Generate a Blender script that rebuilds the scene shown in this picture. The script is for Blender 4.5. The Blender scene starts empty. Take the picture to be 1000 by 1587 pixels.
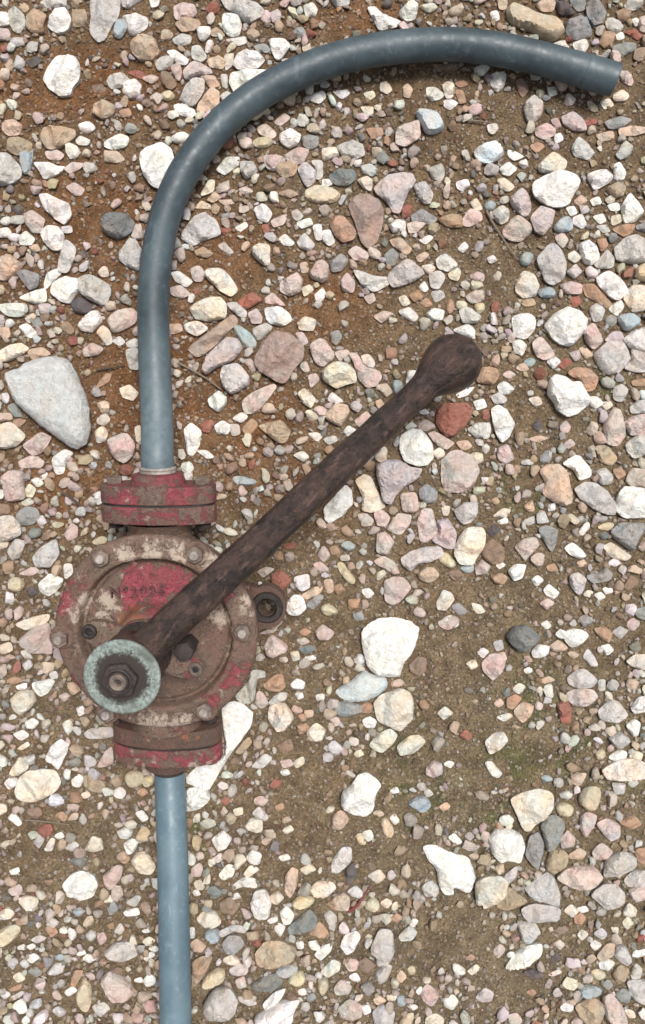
import bpy, bmesh, math, random
import numpy as np
from mathutils import Vector, Matrix, noise, geometry

# ------------------------------------------------------------------ camera, sky, sun, exposure
scene = bpy.context.scene
H, F = 0.934, 1245.0                 # camera height above the gravel (m), focal length in photo pixels


def W(u, v, z=0.0):
    """a point of the photo (1000 x 1587) at height z, in metres"""
    s = (H - z) / F
    return Vector(((u - 500.0) * s, -(v - 793.5) * s, z))


cam_d = bpy.data.cameras.new('camera')
cam_d.sensor_fit = 'VERTICAL'
cam_d.angle = 2 * math.atan(793.5 / F)
cam_d.clip_start, cam_d.clip_end = 0.01, 100.0
cam = bpy.data.objects.new('camera', cam_d)
cam.location = (0, 0, H)
scene.collection.objects.link(cam)
scene.camera = cam

SUN_DIR = Vector((0.20, 0.25, 0.95)).normalized()     # towards the sun: high overhead behind thin cloud
world = bpy.data.worlds.new('World')
scene.world = world
world.use_nodes = True
wn, wl = world.node_tree.nodes, world.node_tree.links
wn.clear()
sky = wn.new('ShaderNodeTexSky')
sky.sky_type = 'NISHITA'
sky.sun_disc = False
sky.sun_elevation = math.asin(SUN_DIR.z)
sky.sun_rotation = math.atan2(SUN_DIR.x, SUN_DIR.y)
sky.dust_density = 3.0
hsv = wn.new('ShaderNodeHueSaturation')               # thin cloud takes most of the blue out of the sky
hsv.inputs['Saturation'].default_value = 0.30
bg = wn.new('ShaderNodeBackground')
bg.inputs['Strength'].default_value = 0.05
wo = wn.new('ShaderNodeOutputWorld')
wl.new(sky.outputs[0], hsv.inputs['Color'])
wl.new(hsv.outputs[0], bg.inputs[0])
wl.new(bg.outputs[0], wo.inputs[0])

sun_d = bpy.data.lights.new('sun', 'SUN')
sun_d.energy = 1.5
sun_d.angle = math.radians(20)
sun_d.color = (1.0, 0.965, 0.92)
sun = bpy.data.objects.new('sun', sun_d)
sun.rotation_euler = (-SUN_DIR).to_track_quat('-Z', 'Y').to_euler()
sun.location = SUN_DIR * 5
scene.collection.objects.link(sun)

vs = scene.view_settings
vs.view_transform = 'Standard'
vs.look = 'None'
vs.gamma = 1.0
vs.use_curve_mapping = False
vs.exposure = 1.66

rng = np.random.default_rng(11)
random.seed(11)
COL = scene.collection


# ------------------------------------------------------------------ small helpers
def link(name, me, mat=None, parent=None):
    o = bpy.data.objects.new(name, me)
    COL.objects.link(o)
    if mat is not None and me is not None:
        me.materials.append(mat)
    if parent is not None:
        o.parent = parent
    return o


def tag(o, label=None, cat=None, group=None, kind=None):
    if label: o['label'] = label
    if cat: o['category'] = cat
    if group: o['group'] = group
    if kind: o['kind'] = kind
    return o


def fast_mesh(name, V, T, colors=None, smooth=True, sharp=None):
    """V (n,3), T (m,3) numpy -> mesh of triangles, colours per vertex"""
    me = bpy.data.meshes.new(name)
    V = np.ascontiguousarray(V, dtype=np.float32)
    T = np.ascontiguousarray(T, dtype=np.int32)
    me.vertices.add(len(V)); me.vertices.foreach_set('co', V.ravel())
    me.loops.add(T.size); me.loops.foreach_set('vertex_index', T.ravel())
    me.polygons.add(len(T))
    me.polygons.foreach_set('loop_start', np.arange(0, T.size, 3, dtype=np.int32))
    me.polygons.foreach_set('use_smooth', np.full(len(T), smooth))
    if colors is not None:
        a = me.color_attributes.new('Col', 'FLOAT_COLOR', 'POINT')
        c = np.ones((len(V), 4), dtype=np.float32); c[:, :3] = colors
        a.data.foreach_set('color', c.ravel())
    me.update(calc_edges=True)
    if sharp: me.set_sharp_from_angle(angle=math.radians(sharp))
    return me


def bm_mesh(name, bm, smooth=True, sharp=35):
    me = bpy.data.meshes.new(name)
    bmesh.ops.recalc_face_normals(bm, faces=bm.faces)
    bm.to_mesh(me); bm.free()
    me.polygons.foreach_set('use_smooth', np.full(len(me.polygons), smooth))
    if sharp: me.set_sharp_from_angle(angle=math.radians(sharp))
    return me


_TAB = np.random.default_rng(3).random((8, 256, 256))


def vn(x, y, f, k=0):
    """smooth value noise in 0..1 at f cells per unit"""
    x = np.asarray(x) * f + 71.3; y = np.asarray(y) * f + 37.7
    xi = np.floor(x).astype(int); yi = np.floor(y).astype(int)
    fx = x - xi; fy = y - yi
    fx = fx * fx * (3 - 2 * fx); fy = fy * fy * (3 - 2 * fy)
    t = _TAB[k % 8]
    a = t[xi & 255, yi & 255]; b = t[(xi + 1) & 255, yi & 255]
    c = t[xi & 255, (yi + 1) & 255]; d = t[(xi + 1) & 255, (yi + 1) & 255]
    return (a * (1 - fx) + b * fx) * (1 - fy) + (c * (1 - fx) + d * fx) * fy


def ground_z(x, y):
    return (0.0050 * (vn(x, y, 9, 0) - .5) + 0.0030 * (vn(x, y, 33, 1) - .5)
            + 0.0018 * (vn(x, y, 110, 2) - .5) + 0.0011 * (vn(x, y, 290, 3) - .5))


def px(x, y):
    """ground point back to photo pixels"""
    return np.asarray(x) * F / H + 500.0, -np.asarray(y) * F / H + 793.5


def blobs(u, v, B):
    out = np.zeros_like(u, dtype=float)
    for cu, cv, ru, rv in B:
        out = np.maximum(out, np.exp(-(((u - cu) / ru) ** 2 + ((v - cv) / rv) ** 2)))
    return out


ORANGE = [(180, 620, 130, 130), (130, 370, 160, 130), (120, 130, 180, 60), (370, 640, 110, 110), (130, 760, 120, 60),
          (330, 400, 90, 60), (560, 30, 80, 30), (500, 480, 80, 60), (470, 760, 80, 50), (290, 560, 50, 120)]
MOSS = [(810, 770, 50, 35), (640, 1225, 70, 45), (850, 1080, 70, 60), (900, 1170, 60, 40), (1000, 1180, 80, 60), (620, 1160, 60, 40),
        (940, 600, 25, 20), (790, 1200, 60, 60), (770, 1280, 30, 60), (310, 1290, 25, 40)]


def soil_colour(x, y):
    u, v = px(x, y)
    o = np.clip(blobs(u, v, ORANGE) * 1.35, 0, 1) * (0.55 + 0.6 * vn(x, y, 28, 4))
    m = np.clip(blobs(u, v, MOSS), 0, 1) * np.clip(2.6 * vn(x, y, 70, 5) - 0.9, 0, 1)
    g = np.clip(0.35 + 0.0006 * (v - 500) + 0.0004 * (u - 500) + 0.5 * (vn(x, y, 12, 6) - .5), 0, 1)
    base = np.array([0.172, 0.113, 0.066]); grey = np.array([0.195, 0.153, 0.098])
    orange = np.array([0.195, 0.098, 0.046]); moss = np.array([0.085, 0.100, 0.035])
    c = base[None] * (1 - g[:, None]) + grey[None] * g[:, None]
    o = np.clip(o, 0, 1)[:, None]; m = np.clip(m, 0, 1)[:, None] * 0.75
    c = c * (1 - o) + orange * o
    c = c * (1 - m) + moss * m
    return c * (0.70 + 0.6 * vn(x, y, 95, 7))[:, None]


# ------------------------------------------------------------------ materials
class NT:
    def __init__(self, name):
        self.mat = bpy.data.materials.new(name)
        self.mat.use_nodes = True
        self.n = self.mat.node_tree.nodes; self.l = self.mat.node_tree.links
        self.n.clear()
        self.out = self.n.new('ShaderNodeOutputMaterial')
        self.b = self.n.new('ShaderNodeBsdfPrincipled')
        self.l.new(self.b.outputs[0], self.out.inputs[0])
        self.co = self.n.new('ShaderNodeTexCoord').outputs['Object']

    def put(self, sock, v):
        if isinstance(v, bpy.types.NodeSocket): self.l.new(v, sock)
        elif isinstance(v, (tuple, list)) and len(v) == 3 and sock.type == 'RGBA': sock.default_value = (*v, 1)
        else: sock.default_value = v

    def noise(self, scale, detail=6, rough=.6, co=None, dist=0.0, stretch=None):
        n = self.n.new('ShaderNodeTexNoise')
        n.inputs['Scale'].default_value = scale; n.inputs['Detail'].default_value = detail
        n.inputs['Roughness'].default_value = rough; n.inputs['Distortion'].default_value = dist
        c = co or self.co
        if stretch:
            m = self.n.new('ShaderNodeMapping'); m.inputs['Scale'].default_value = stretch
            self.l.new(c, m.inputs[0]); c = m.outputs[0]
        self.l.new(c, n.inputs['Vector'])
        return n.outputs['Fac']

    def voro(self, scale):
        n = self.n.new('ShaderNodeTexVoronoi'); n.inputs['Scale'].default_value = scale
        self.l.new(self.co, n.inputs['Vector'])
        return n.outputs['Distance']

    def ramp(self, v, lo, hi, a=0.0, b=1.0):
        n = self.n.new('ShaderNodeMapRange'); n.interpolation_type = 'SMOOTHSTEP'
        self.put(n.inputs[0], v)
        n.inputs[1].default_value = lo; n.inputs[2].default_value = hi
        n.inputs[3].default_value = a; n.inputs[4].default_value = b
        return n.outputs[0]

    def math(self, op, a, b=0.0):
        n = self.n.new('ShaderNodeMath'); n.operation = op
        self.put(n.inputs[0], a); self.put(n.inputs[1], b)
        return n.outputs[0]

    def mix(self, f, a, b, mode='MIX'):
        n = self.n.new('ShaderNodeMix'); n.data_type = 'RGBA'; n.blend_type = mode
        self.put(n.inputs[0], f); self.put(n.inputs[6], a); self.put(n.inputs[7], b)
        return n.outputs[2]

    def bump(self, h, dist, strength=1.0, normal=None):
        n = self.n.new('ShaderNodeBump'); n.inputs['Strength'].default_value = strength
        n.inputs['Distance'].default_value = dist
        self.l.new(h, n.inputs['Height'])
        if normal is not None: self.l.new(normal, n.inputs['Normal'])
        return n.outputs[0]

    def spot(self, x, y, r, soft, wob, amp):
        """1 inside a wobbly round patch at (x, y) of the object's own coordinates"""
        s = self.n.new('ShaderNodeSeparateXYZ'); self.l.new(self.co, s.inputs[0])
        dx = self.math('SUBTRACT', s.outputs[0], x); dy = self.math('SUBTRACT', s.outputs[1], y)
        d = self.math('SQRT', self.math('ADD', self.math('MULTIPLY', dx, dx), self.math('MULTIPLY', dy, dy)))
        d = self.math('ADD', d, self.math('MULTIPLY', self.math('SUBTRACT', wob, 0.5), amp))
        return self.ramp(d, r - soft, r + soft, 1.0, 0.0)

    def done(self, color, rough, normal=None, spec=0.3, metal=0.0):
        self.put(self.b.inputs['Base Color'], color)
        self.put(self.b.inputs['Roughness'], rough)
        self.b.inputs['Specular IOR Level'].default_value = spec
        self.b.inputs['Metallic'].default_value = metal
        if normal is not None: self.l.new(normal, self.b.inputs['Normal'])
        return self.mat


def attr(t, name='Col'):
    a = t.n.new('ShaderNodeAttribute'); a.attribute_name = name
    return a.outputs['Color']


def stone_material(name, band, dust=.30):
    t = NT(name)
    t.co = t.n.new('ShaderNodeNewGeometry').outputs['Position']
    c = attr(t)
    n1 = t.noise(150, 7, .65); n2 = t.noise(700, 5, .6); n3 = t.noise(60, 4, .5, dist=1.2)
    ban = t.noise(130, 5, .65, dist=.8, stretch=(0.45, 1.0, 2.2))
    k = t.math('ADD', t.math('MULTIPLY', n1, .55), t.math('ADD', t.math('MULTIPLY', n2, .30), .58))
    col = t.mix(1.0, c, t.mix(t.ramp(k, .7, 1.35), (0.58, 0.55, 0.52), (1.22, 1.22, 1.22)), 'MULTIPLY')
    stain = t.ramp(n3, .55, .75, 0, .38)
    col = t.mix(stain, col, t.mix(1.0, c, (0.78, 0.62, 0.46), 'MULTIPLY'))
    col = t.mix(t.ramp(t.noise(38, 6, .65, dist=.5), .50, .72, 0, dust), col, (0.36, 0.275, 0.195))
    col = t.mix(t.ramp(ban, .55, .70, 0, band), col, t.mix(1.0, c, (0.66, 0.58, 0.56), 'MULTIPLY'))
    col = t.mix(t.ramp(t.noise(1100, 2, .5), .66, .76, 0, dust), col, (0.22, 0.165, 0.12))
    hgt = t.math('ADD', t.math('MULTIPLY', n2, .5), t.math('ADD', t.math('MULTIPLY', n1, 1.2), t.math('MULTIPLY', ban, .5)))
    return t.done(col, t.ramp(n1, .3, .7, .62, .85), t.bump(hgt, .0032, 1.0), .25)


def grit_material(name, f):
    t = NT(name)
    t.co = t.n.new('ShaderNodeNewGeometry').outputs['Position']
    n = t.noise(f, 6, .7); n2 = t.noise(f * 4, 3, .6)
    k = t.math('ADD', t.math('MULTIPLY', n, .8), t.math('MULTIPLY', n2, .5))
    col = t.mix(1.0, attr(t), t.mix(t.ramp(k, .45, .88), (0.36, 0.34, 0.32), (1.55, 1.52, 1.48)), 'MULTIPLY')
    return t.done(col, .9, t.bump(k, .0034, 1.0), .15)


M_STONE = stone_material('stone_plain', .25)
M_BAND = stone_material('stone_banded', .75)
M_PEB = stone_material('pebble', .35)
M_SOIL = grit_material('soil', 330)
M_GRIT = grit_material('grit', 900)

# ------------------------------------------------------------------ the ground: one sheet, fine where the photo looks


def axis(core, step, far):
    a = list(np.arange(-core, core + 1e-6, step)); s = step; p = core
    while p < far:
        s *= 1.35; p += s; a.append(p); a.insert(0, -p)
    return np.array(a)


gx, gy = axis(0.50, 0.0028, 4.0), axis(0.74, 0.0028, 4.0)
X, Y = np.meshgrid(gx, gy)
X, Y = X.ravel(), Y.ravel()
nx, ny = len(gx), len(gy)
idx = np.arange(nx * ny).reshape(ny, nx)
a, b, c, d = idx[:-1, :-1].ravel(), idx[:-1, 1:].ravel(), idx[1:, 1:].ravel(), idx[1:, :-1].ravel()
T = np.concatenate([np.stack([a, b, c], 1), np.stack([a, c, d], 1)])
ground = link('ground', fast_mesh('ground', np.stack([X, Y, ground_z(X, Y)], 1), T, soil_colour(X, Y)), M_SOIL)
tag(ground, 'brown earth with orange and mossy patches under the gravel', kind='structure')

# ------------------------------------------------------------------ stones drawn one by one
PAL = {'W': (0.745, 0.722, 0.678), 'C': (0.70, 0.615, 0.49), 'P': (0.58, 0.455, 0.405), 'G': (0.31, 0.31, 0.295), 'B': (0.36, 0.42, 0.44),
       'R': (0.34, 0.115, 0.075), 'O': (0.46, 0.275, 0.165), 'T': (0.45, 0.33, 0.215), 'N': (0.27, 0.175, 0.12), 'M': (0.53, 0.44, 0.43),
       'Y': (0.60, 0.51, 0.33), 'D': (0.115, 0.095, 0.10), 'L': (0.54, 0.51, 0.48), 'S': (0.60, 0.43, 0.31), 'Q': (0.40, 0.28, 0.225),
       'K': (0.20, 0.215, 0.205), 'X': (0.755, 0.738, 0.688), 'J': (0.60, 0.65, 0.675), 'H': (0.525, 0.55, 0.54)}
for k_, c_ in list(PAL.items()):
    m_ = sum(c_) / 3
    PAL[k_] = tuple(q * .80 + m_ * .20 for q in c_)
STONES = """
H|5,578 30,571 45,560 75,552 100,555 112,568 122,588 135,620 139,670 132,688 118,695 105,690 75,668 50,648 22,622|largest stone, pale blue-grey flat slab with rounded corners at the photo's left
W|561,982 570,970 585,960 612,958 635,964 650,975 648,990 639,1012 625,1030 621,1048 602,1050 582,1046 570,1032 564,1008|biggest white block with a sloping grey lower facet, on bare dirt
W|342,1101 358,1090 375,1094 391,1108 388,1128 368,1155 358,1168 341,1195 325,1224 310,1221 290,1215 289,1205 310,1184 332,1181 346,1172 349,1155|long white bone-like stone curving under the pump's lower flange
Q|398,548 408,528 425,512 448,516 472,535 468,558 455,570 442,594 425,588 400,572 395,558|big six-sided pink-brown stone between the hose and the handle
C|655,1314 675,1312 700,1325 725,1330 738,1360 730,1384 720,1384 702,1375 705,1388 690,1389 680,1368 678,1350 665,1335|big angular cream-white stone shaped like a fish tail
P|685,714 699,700 712,697 738,708 744,730 738,746 722,762 693,762 686,746|pink stone with dark stripes below the dark red one
Q|540,318 550,302 570,299 588,308 596,328 592,350 585,372 570,382 560,372 552,345|big brown-pink egg-shaped stone below a cream-yellow oval stone
C|580,1091 592,1078 620,1069 635,1075 642,1090 640,1115 622,1134 605,1128 585,1118|peach-cream lumpy stone under the biggest white block and its flat neighbour
W|825,285 848,272 870,264 892,272 899,282 890,300 880,318 862,322 848,318 828,304|big chunky white stone, largest below the hose's open end
C|792,1240 815,1229 840,1224 858,1232 859,1250 850,1268 832,1278 822,1290 812,1286 802,1262|big cream-peach stone resting on a grey teardrop-shaped one
M|584,721 600,713 619,714 635,724 654,727 648,740 629,753 614,766 606,782 594,775 589,753 584,737|grey-pink wedge pointing down beside the bright cream egg-shaped stone
W|852,588 862,581 878,585 885,592 900,592 908,608 914,622 898,638 880,646 865,635 858,620 850,610|big cream-white angular stone right of the handle's ball
W|530,1230 545,1220 555,1202 570,1199 585,1211 591,1218 582,1232 578,1258 565,1266 542,1260 530,1251|glowing white stone with a pink stained lower half
C|20,1230 28,1208 40,1198 65,1195 85,1198 91,1215 85,1228 65,1241 42,1246 25,1241|big flat cream-grey slab left of the lower hose
Y|788,8 805,2 822,10 842,19 865,22 876,38 872,50 858,59 842,54 825,41 800,35 788,22|long pale yellow stone lying just above the hose's open end
W|845,502 862,485 880,475 898,480 912,495 908,512 888,535 870,532 858,522|big pale white stone with a pointed base near the photo's side
W|215,240 225,228 250,219 265,230 269,245 260,265 250,291 235,285 222,270|bright white block left of the hose where it starts to bend
W|88,85 115,86 122,100 121,122 110,135 108,145 92,146 75,135 66,120 75,100|lumpy white stone alone on brown dirt near the photo's upper corner
L|138,-8 185,-8 182,20 170,38 160,58 150,60 138,48 139,25|tall grainy grey-pink stone cut off by the photo's upper edge
B|525,1069 545,1058 565,1040 575,1048 598,1051 601,1065 588,1078 570,1088 545,1090 528,1082 521,1075|smooth bluish-white flat stone tucked under the biggest white block
S|838,730 850,720 870,720 882,732 885,748 890,778 878,784 862,778 842,765 848,748|ragged peach-pink stone at the edge of mossy dirt
M|580,289 600,270 625,265 640,268 645,278 630,300 620,328 610,326 600,308 585,298|big grey-pink triangular stone pointing down, beside a brown oval boulder
C|622,675 640,665 655,668 670,688 672,708 662,720 648,722 628,715 620,695|smooth bright cream egg-shaped stone just under the handle's neck
W|759,1302 770,1288 795,1288 810,1298 815,1315 808,1340 788,1335 778,1340 765,1325|big white lumpy stone at the edge of bare dirt, beside a grey sliver
W|958,772 968,755 985,755 1011,760 1008,802 970,802 958,792|dazzling white block cut off by the photo's side edge
R|679,635 692,624 725,624 734,635 725,655 705,675 692,676 678,655|dark red angular stone under the handle's ball
W|358,110 380,106 420,105 428,115 410,130 372,150 362,139 355,125|broad white stone wedged against the outside of the hose's curve
C|711,835 725,818 748,818 754,830 750,850 738,865 735,875 715,875 705,860|tall cream-pink stone under the pale grey cube-like one
L|922,548 945,528 968,529 980,555 962,575 945,580 932,570|grey-mauve pyramid stone against a white block at the photo's side edge
L|315,1560 330,1537 355,1533 368,1552 362,1574 345,1584 320,1580|grey-pink blocky stone right of the hose at the photo's lower edge
L|832,400 855,376 868,385 878,408 875,430 858,442 845,435 838,415|tall pale pink-grey oval stone standing below a small pink-white one
L|955,382 970,368 988,361 1007,372 1012,405 980,406 958,400|knobbly grey stone cut off by the photo's side edge
T|395,1482 410,1462 435,1461 459,1474 455,1490 430,1500 402,1501|brown-grey rounded boulder among pebbles near the photo's lower edge
L|282,355 300,332 315,325 335,340 341,360 312,369 298,378 280,366|rough grey-pink flaky stone against the inside of the hose's bend
L|892,758 905,748 925,749 942,762 955,780 954,798 940,796 920,788 900,772|smooth pale grey oblong stone beside a dazzling white block
M|320,550 350,522 368,525 375,540 360,558 332,570 320,579 312,572|layered mauve-brown stone, lower of a leaning pair
W|395,1582 430,1560 465,1554 455,1572 450,1595 398,1595|long white sliver at the photo's lower edge right of the hose
L|815,1380 848,1355 860,1362 870,1388 868,1408 848,1402 825,1395|grey-pink layered wedge below the grey pair
P|28,992 50,975 75,965 80,1015 62,1012 48,1014 30,1002|flat grey-pink slab half hidden under the pump's left rim
C|738,1372 752,1362 775,1360 788,1368 785,1388 770,1400 740,1405|pale grainy stone beside the fish-tail cream-white one
Q|290,538 325,512 360,485 368,500 350,515 338,530 315,548 305,552|long layered brown-pink stone, upper of a leaning pair
P|864,1360 882,1345 922,1344 934,1360 920,1375 898,1379 875,1369|long pink-and-white stone below a tan one
W|95,1375 108,1359 125,1352 144,1361 150,1375 142,1392 125,1398 105,1390|round glossy white stone on the dirt left of the lower hose
C|292,475 315,460 340,458 350,470 349,490 325,495 302,492|large cream stone flushed orange on top, above layered pink stones
L|122,432 140,426 168,440 172,452 165,472 150,470 125,455|grey-white split block with layered lower edge beside a plump white stone
K|155,338 170,328 195,330 208,345 200,360 180,369 160,358|rough dark grey-green rounded stone on orange dirt left of the hose
C|500,575 518,561 535,562 550,575 552,592 538,595 522,602 502,590|cream lumpy stone touching a pale pink knuckle-shaped one
C|551,745 565,736 575,740 585,762 598,785 575,794 561,790 562,768|cream boot-shaped stone with an orange foot, beside a pink wedge
L|341,-8 350,-8 395,1 409,14 405,22 390,31 378,30 370,20 350,10|long pale grey speckled stone at the photo's upper edge
P|154,1523 168,1510 180,1517 200,1530 205,1544 192,1554 172,1558 162,1542|grey-pink rounded wedge under the grey-green oval pebble
L|576,1470 588,1442 608,1443 611,1480 600,1497 585,1497 584,1484 576,1480|tall grey-white stone among pebbles near the photo's lower edge
L|-6,235 12,236 30,258 29,272 12,281 -11,282|smooth pale blue-white stone cut off by the photo's left edge near the top
G|950,822 965,810 1010,812 992,832 982,854 968,845 952,832|grey triangular stone with pale veins under the dazzling white block
W|502,788 535,752 545,762 546,782 532,798 512,810 505,805|bright white angular stone tucked under the handle's middle
L|604,422 628,401 640,405 659,422 640,435 610,445 602,432|pale grey layered stone pointing sideways in the middle of the gravel
P|935,662 950,635 962,635 968,655 970,675 958,690 942,688|pink-white pear-shaped stone near the photo's side edge
T|892,1560 922,1547 938,1562 935,1580 920,1599 900,1577|dull brown-grey flat stone beside a pale pink slab at the lower edge
P|1,740 15,729 35,731 35,750 38,772 22,776 9,775|pale pink waisted block beside orange dirt left of the pump
L|940,1335 968,1321 988,1332 985,1348 958,1359 938,1361|slate-white blocky stone near the photo's side edge
T|68,196 90,195 115,200 116,210 100,222 82,230 71,228 62,210|broad flat tan stone with a straight top edge
K|786,988 800,972 818,970 839,988 830,1000 812,1012 800,1005|dark grey diamond-shaped stone on bare dirt
G|839,1282 848,1268 862,1265 876,1275 872,1295 860,1318 850,1321 845,1302|grey teardrop-shaped stone under the big cream-peach one
W|82,438 100,428 120,432 128,442 115,458 108,470 92,465 78,452|plump white stone side by side with a grey-white split block
L|809,1410 828,1401 868,1408 865,1428 822,1430 812,1420|flat pale blue-grey slab under a layered wedge
C|972,450 985,440 1008,442 1008,480 982,481 970,462|large cream stone at the photo's side edge beside a white oblong
P|165,682 195,670 208,688 205,705 192,718 175,708|chunky white-and-pink stone beside the hose just above the pump's inlet
W|60,301 72,299 90,308 105,314 110,332 98,346 85,338 68,322|smooth white wedge-shaped stone on orange dirt
W|925,430 945,419 962,430 975,450 960,464 948,460 930,442|white slanted oblong stone next to a large cream one
P|936,1552 949,1543 965,1560 975,1584 958,1599 940,1580|pale pink slab at the lower edge beside a dull brown-grey stone
C|-6,802 15,799 28,812 31,828 10,838 -11,839|cream-orange stone at the photo's left edge, level with the pump's inlet
W|762,635 772,628 785,635 798,655 790,675 778,685 770,672 765,655|tall white leaf-shaped stone below the handle's ball, next to a red one
P|596,902 610,895 625,896 638,910 625,928 610,938 598,932|salmon-pink angular stone above a big white block
C|418,1095 440,1091 450,1102 455,1115 440,1134 428,1134 416,1115|cream blocky stone right of the long white bone-like one
P|780,355 802,331 822,345 825,358 810,372 795,372 782,365|round pale pink stone at the edge of bare brown dirt
L|185,388 200,368 210,372 221,390 215,418 195,410 184,400|pale grey conical stone touching the hose's left side
C|316,425 322,415 345,416 358,430 368,448 358,458 342,450|cream kite-shaped stone right of the upright hose
W|784,1500 795,1482 815,1467 839,1463 839,1480 822,1494 795,1502|white wing-shaped stone over a dark red chip
S|205,62 220,54 240,60 246,78 235,89 215,89 201,75|round mottled peach and brown stone half buried in dirt
P|541,548 555,549 565,568 588,575 591,585 582,598 568,600 555,585 550,565|pale pink knuckle-shaped stone left of the handle's ball
Y|475,292 488,285 510,288 528,298 520,311 500,314 480,310 474,302|smooth cream-yellow oval stone under a dark striped pebble
L|49,865 60,850 85,836 90,860 75,880 55,878|pale grey wedge left of the pump's upper bolt
W|388,1402 395,1385 410,1382 420,1398 416,1425 400,1428 390,1415|tall white tooth-shaped stone among small pebbles near the lower hose
C|799,440 812,420 828,425 836,442 830,458 812,461 801,452|cream egg-like stone at the edge of bare dirt
G|879,30 902,22 912,28 920,50 910,55 890,58 880,48|blocky grey stone next to the long pale yellow one
P|615,198 650,185 651,212 628,226 614,222|flat pink slab touching a blue-grey stone inside the hose's arc
W|288,1225 318,1222 325,1240 310,1255 288,1260|dazzling white pentagon stone touching the lower hose
L|160,1480 175,1466 195,1463 210,1470 211,1484 190,1493 170,1488|smooth grey-green oval pebble near the photo's lower left
M|822,338 838,320 860,328 855,348 842,364 830,358|rough mauve stone tucked under the big chunky white one
B|735,232 752,222 770,218 782,238 765,250 750,251 740,245|smooth pale blue stone on bare dirt inside the hose's arc
O|512,350 520,336 532,335 552,358 548,370 532,375 520,365|orange-brown swirled stone tucked against the brown egg-shaped one
G|815,1325 822,1298 835,1291 844,1310 835,1348 825,1340|dark grey pointed stone between a white lumpy stone and a grey teardrop
P|748,1028 762,1014 785,1015 780,1040 765,1055 750,1040|rose-pink rounded stone with a small peach one on its shoulder
B|645,171 658,168 675,172 689,192 682,202 662,204 654,190|smooth blue-grey stone touching a pink slab inside the hose's arc
C|15,1085 30,1071 48,1072 54,1088 45,1100 30,1109 19,1100|round cream stone left of the pump's verdigris washer
K|446,1440 465,1424 480,1411 492,1427 485,1444 465,1448 450,1450|dark slate stone beside an orange-tipped one
L|548,418 560,420 582,428 602,429 606,438 580,452 562,442|pale grey boat-shaped stone beside the layered grey one
M|880,1075 895,1069 920,1070 928,1082 910,1096 892,1095 882,1085|mauve-grey stone, lower of a stacked pair
L|881,1052 895,1040 908,1038 928,1055 920,1065 902,1069 885,1062|pale striped oval stone, upper of a stacked pair
W|965,318 978,298 992,315 999,328 985,342 970,344|white triangular stone near the photo's side edge, below a flat white one
O|880,578 895,569 915,572 928,585 922,602 910,606 900,590|orange flat stone capping a big cream-white angular one
L|100,370 119,385 105,422 89,418 92,398|grey finger-shaped stone lying on end below two white ones
W|284,665 295,655 311,668 308,690 298,705 290,702|white bullet-shaped stone standing right beside the hose above the pump
Y|899,1238 908,1222 930,1221 931,1242 920,1259 902,1250|olive-tan rounded stone alone above a pink pointed one
C|572,1155 588,1138 605,1130 616,1140 610,1152 592,1168|oval cream stone, the darker of a pair below the peach-cream lumpy one
W|570,10 582,8 592,19 622,31 618,38 588,45 580,28|white boot-shaped stone just above the hose's top arc
K|388,1530 410,1517 430,1512 438,1527 420,1540 395,1538|dark teal-blue knobbly stone under a brown-grey boulder
L|705,792 720,779 740,779 741,795 730,810 718,812 710,802|pale grey cube-like stone at the head of the pink cluster
C|202,1338 212,1325 225,1324 240,1345 232,1358 215,1356|cream striped egg-shaped stone touching the lower hose
C|616,1158 635,1142 650,1141 660,1151 642,1168 620,1172|pale oval cream stone, beside its darker twin below the peach-cream lumpy one
P|812,160 828,148 842,160 839,178 828,189 818,185|pointed grey-pink stone with a pale rim below the hose's open end
P|410,1002 420,984 445,1002 442,1012 422,1021 412,1015|pink-white chunk below the pump's mounting lug
W|58,905 75,890 96,898 92,910 75,924 62,918|bright white nugget just left of the pump's rim
L|802,1430 830,1432 838,1447 818,1464 810,1457|grey-white tile-like stone under the flat pale blue-grey slab
P|608,808 618,796 638,799 635,812 622,829 600,821|small cracked pink block between two plain pink pebbles
K|510,272 525,261 548,262 552,275 540,285 520,284|dark grey striped oval pebble above a cream-yellow oval stone
P|800,848 815,835 832,834 838,845 825,858 816,869 808,858|dull pink heart-shaped stone beside a grey-green tooth-shaped one
W|875,982 890,975 905,978 914,986 900,1000 888,1004 878,995|bluish-white shell-shaped stone near a dark grey diamond-shaped one
O|740,582 750,568 770,570 774,582 765,595 742,592|round orange-red stone beside the handle's ball
W|78,710 98,696 112,702 100,715 98,732 85,734|white comma-shaped stone under the large blue-grey slab's tip
G|835,820 848,815 865,822 862,842 856,855 848,845|grey-green tooth-shaped stone on bare dirt beside a dull pink one
P|160,1358 180,1342 190,1345 185,1365 170,1380 162,1370|pale mauve arrowhead stone beside a round white one
W|528,1467 535,1450 552,1444 559,1452 548,1474 538,1480|pale white lozenge stone left of a tall grey-white one
B|360,505 372,504 390,518 398,532 385,540 375,530|pale blue finger-shaped stone beside the layered pair
L|130,1138 140,1130 172,1128 175,1142 155,1146 135,1145|flat grey chip tucked beside the pump's lower flange
R|420,892 435,884 451,898 438,916 422,905|salmon-red stone above the pump's mounting lug
R|864,1092 880,1085 886,1100 885,1120 872,1121 868,1108|rust-red stone with an orange tip under a stacked grey pair
B|632,1248 650,1235 665,1240 668,1252 655,1262 640,1252|steel-blue stone on mossy dirt
B|180,32 195,30 198,42 186,60 175,52|smooth blue-grey oval pebble leaning against a white block
M|661,1192 672,1180 685,1185 685,1200 672,1205 662,1201|round slate-grey pebble on mossy dirt
W|788,885 800,875 816,876 810,895 798,900|bluish-white pebble beside a small round orange one
L|654,1375 668,1365 680,1375 678,1388 660,1389|pale blue pebble beside the fish-tail cream-white stone
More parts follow.
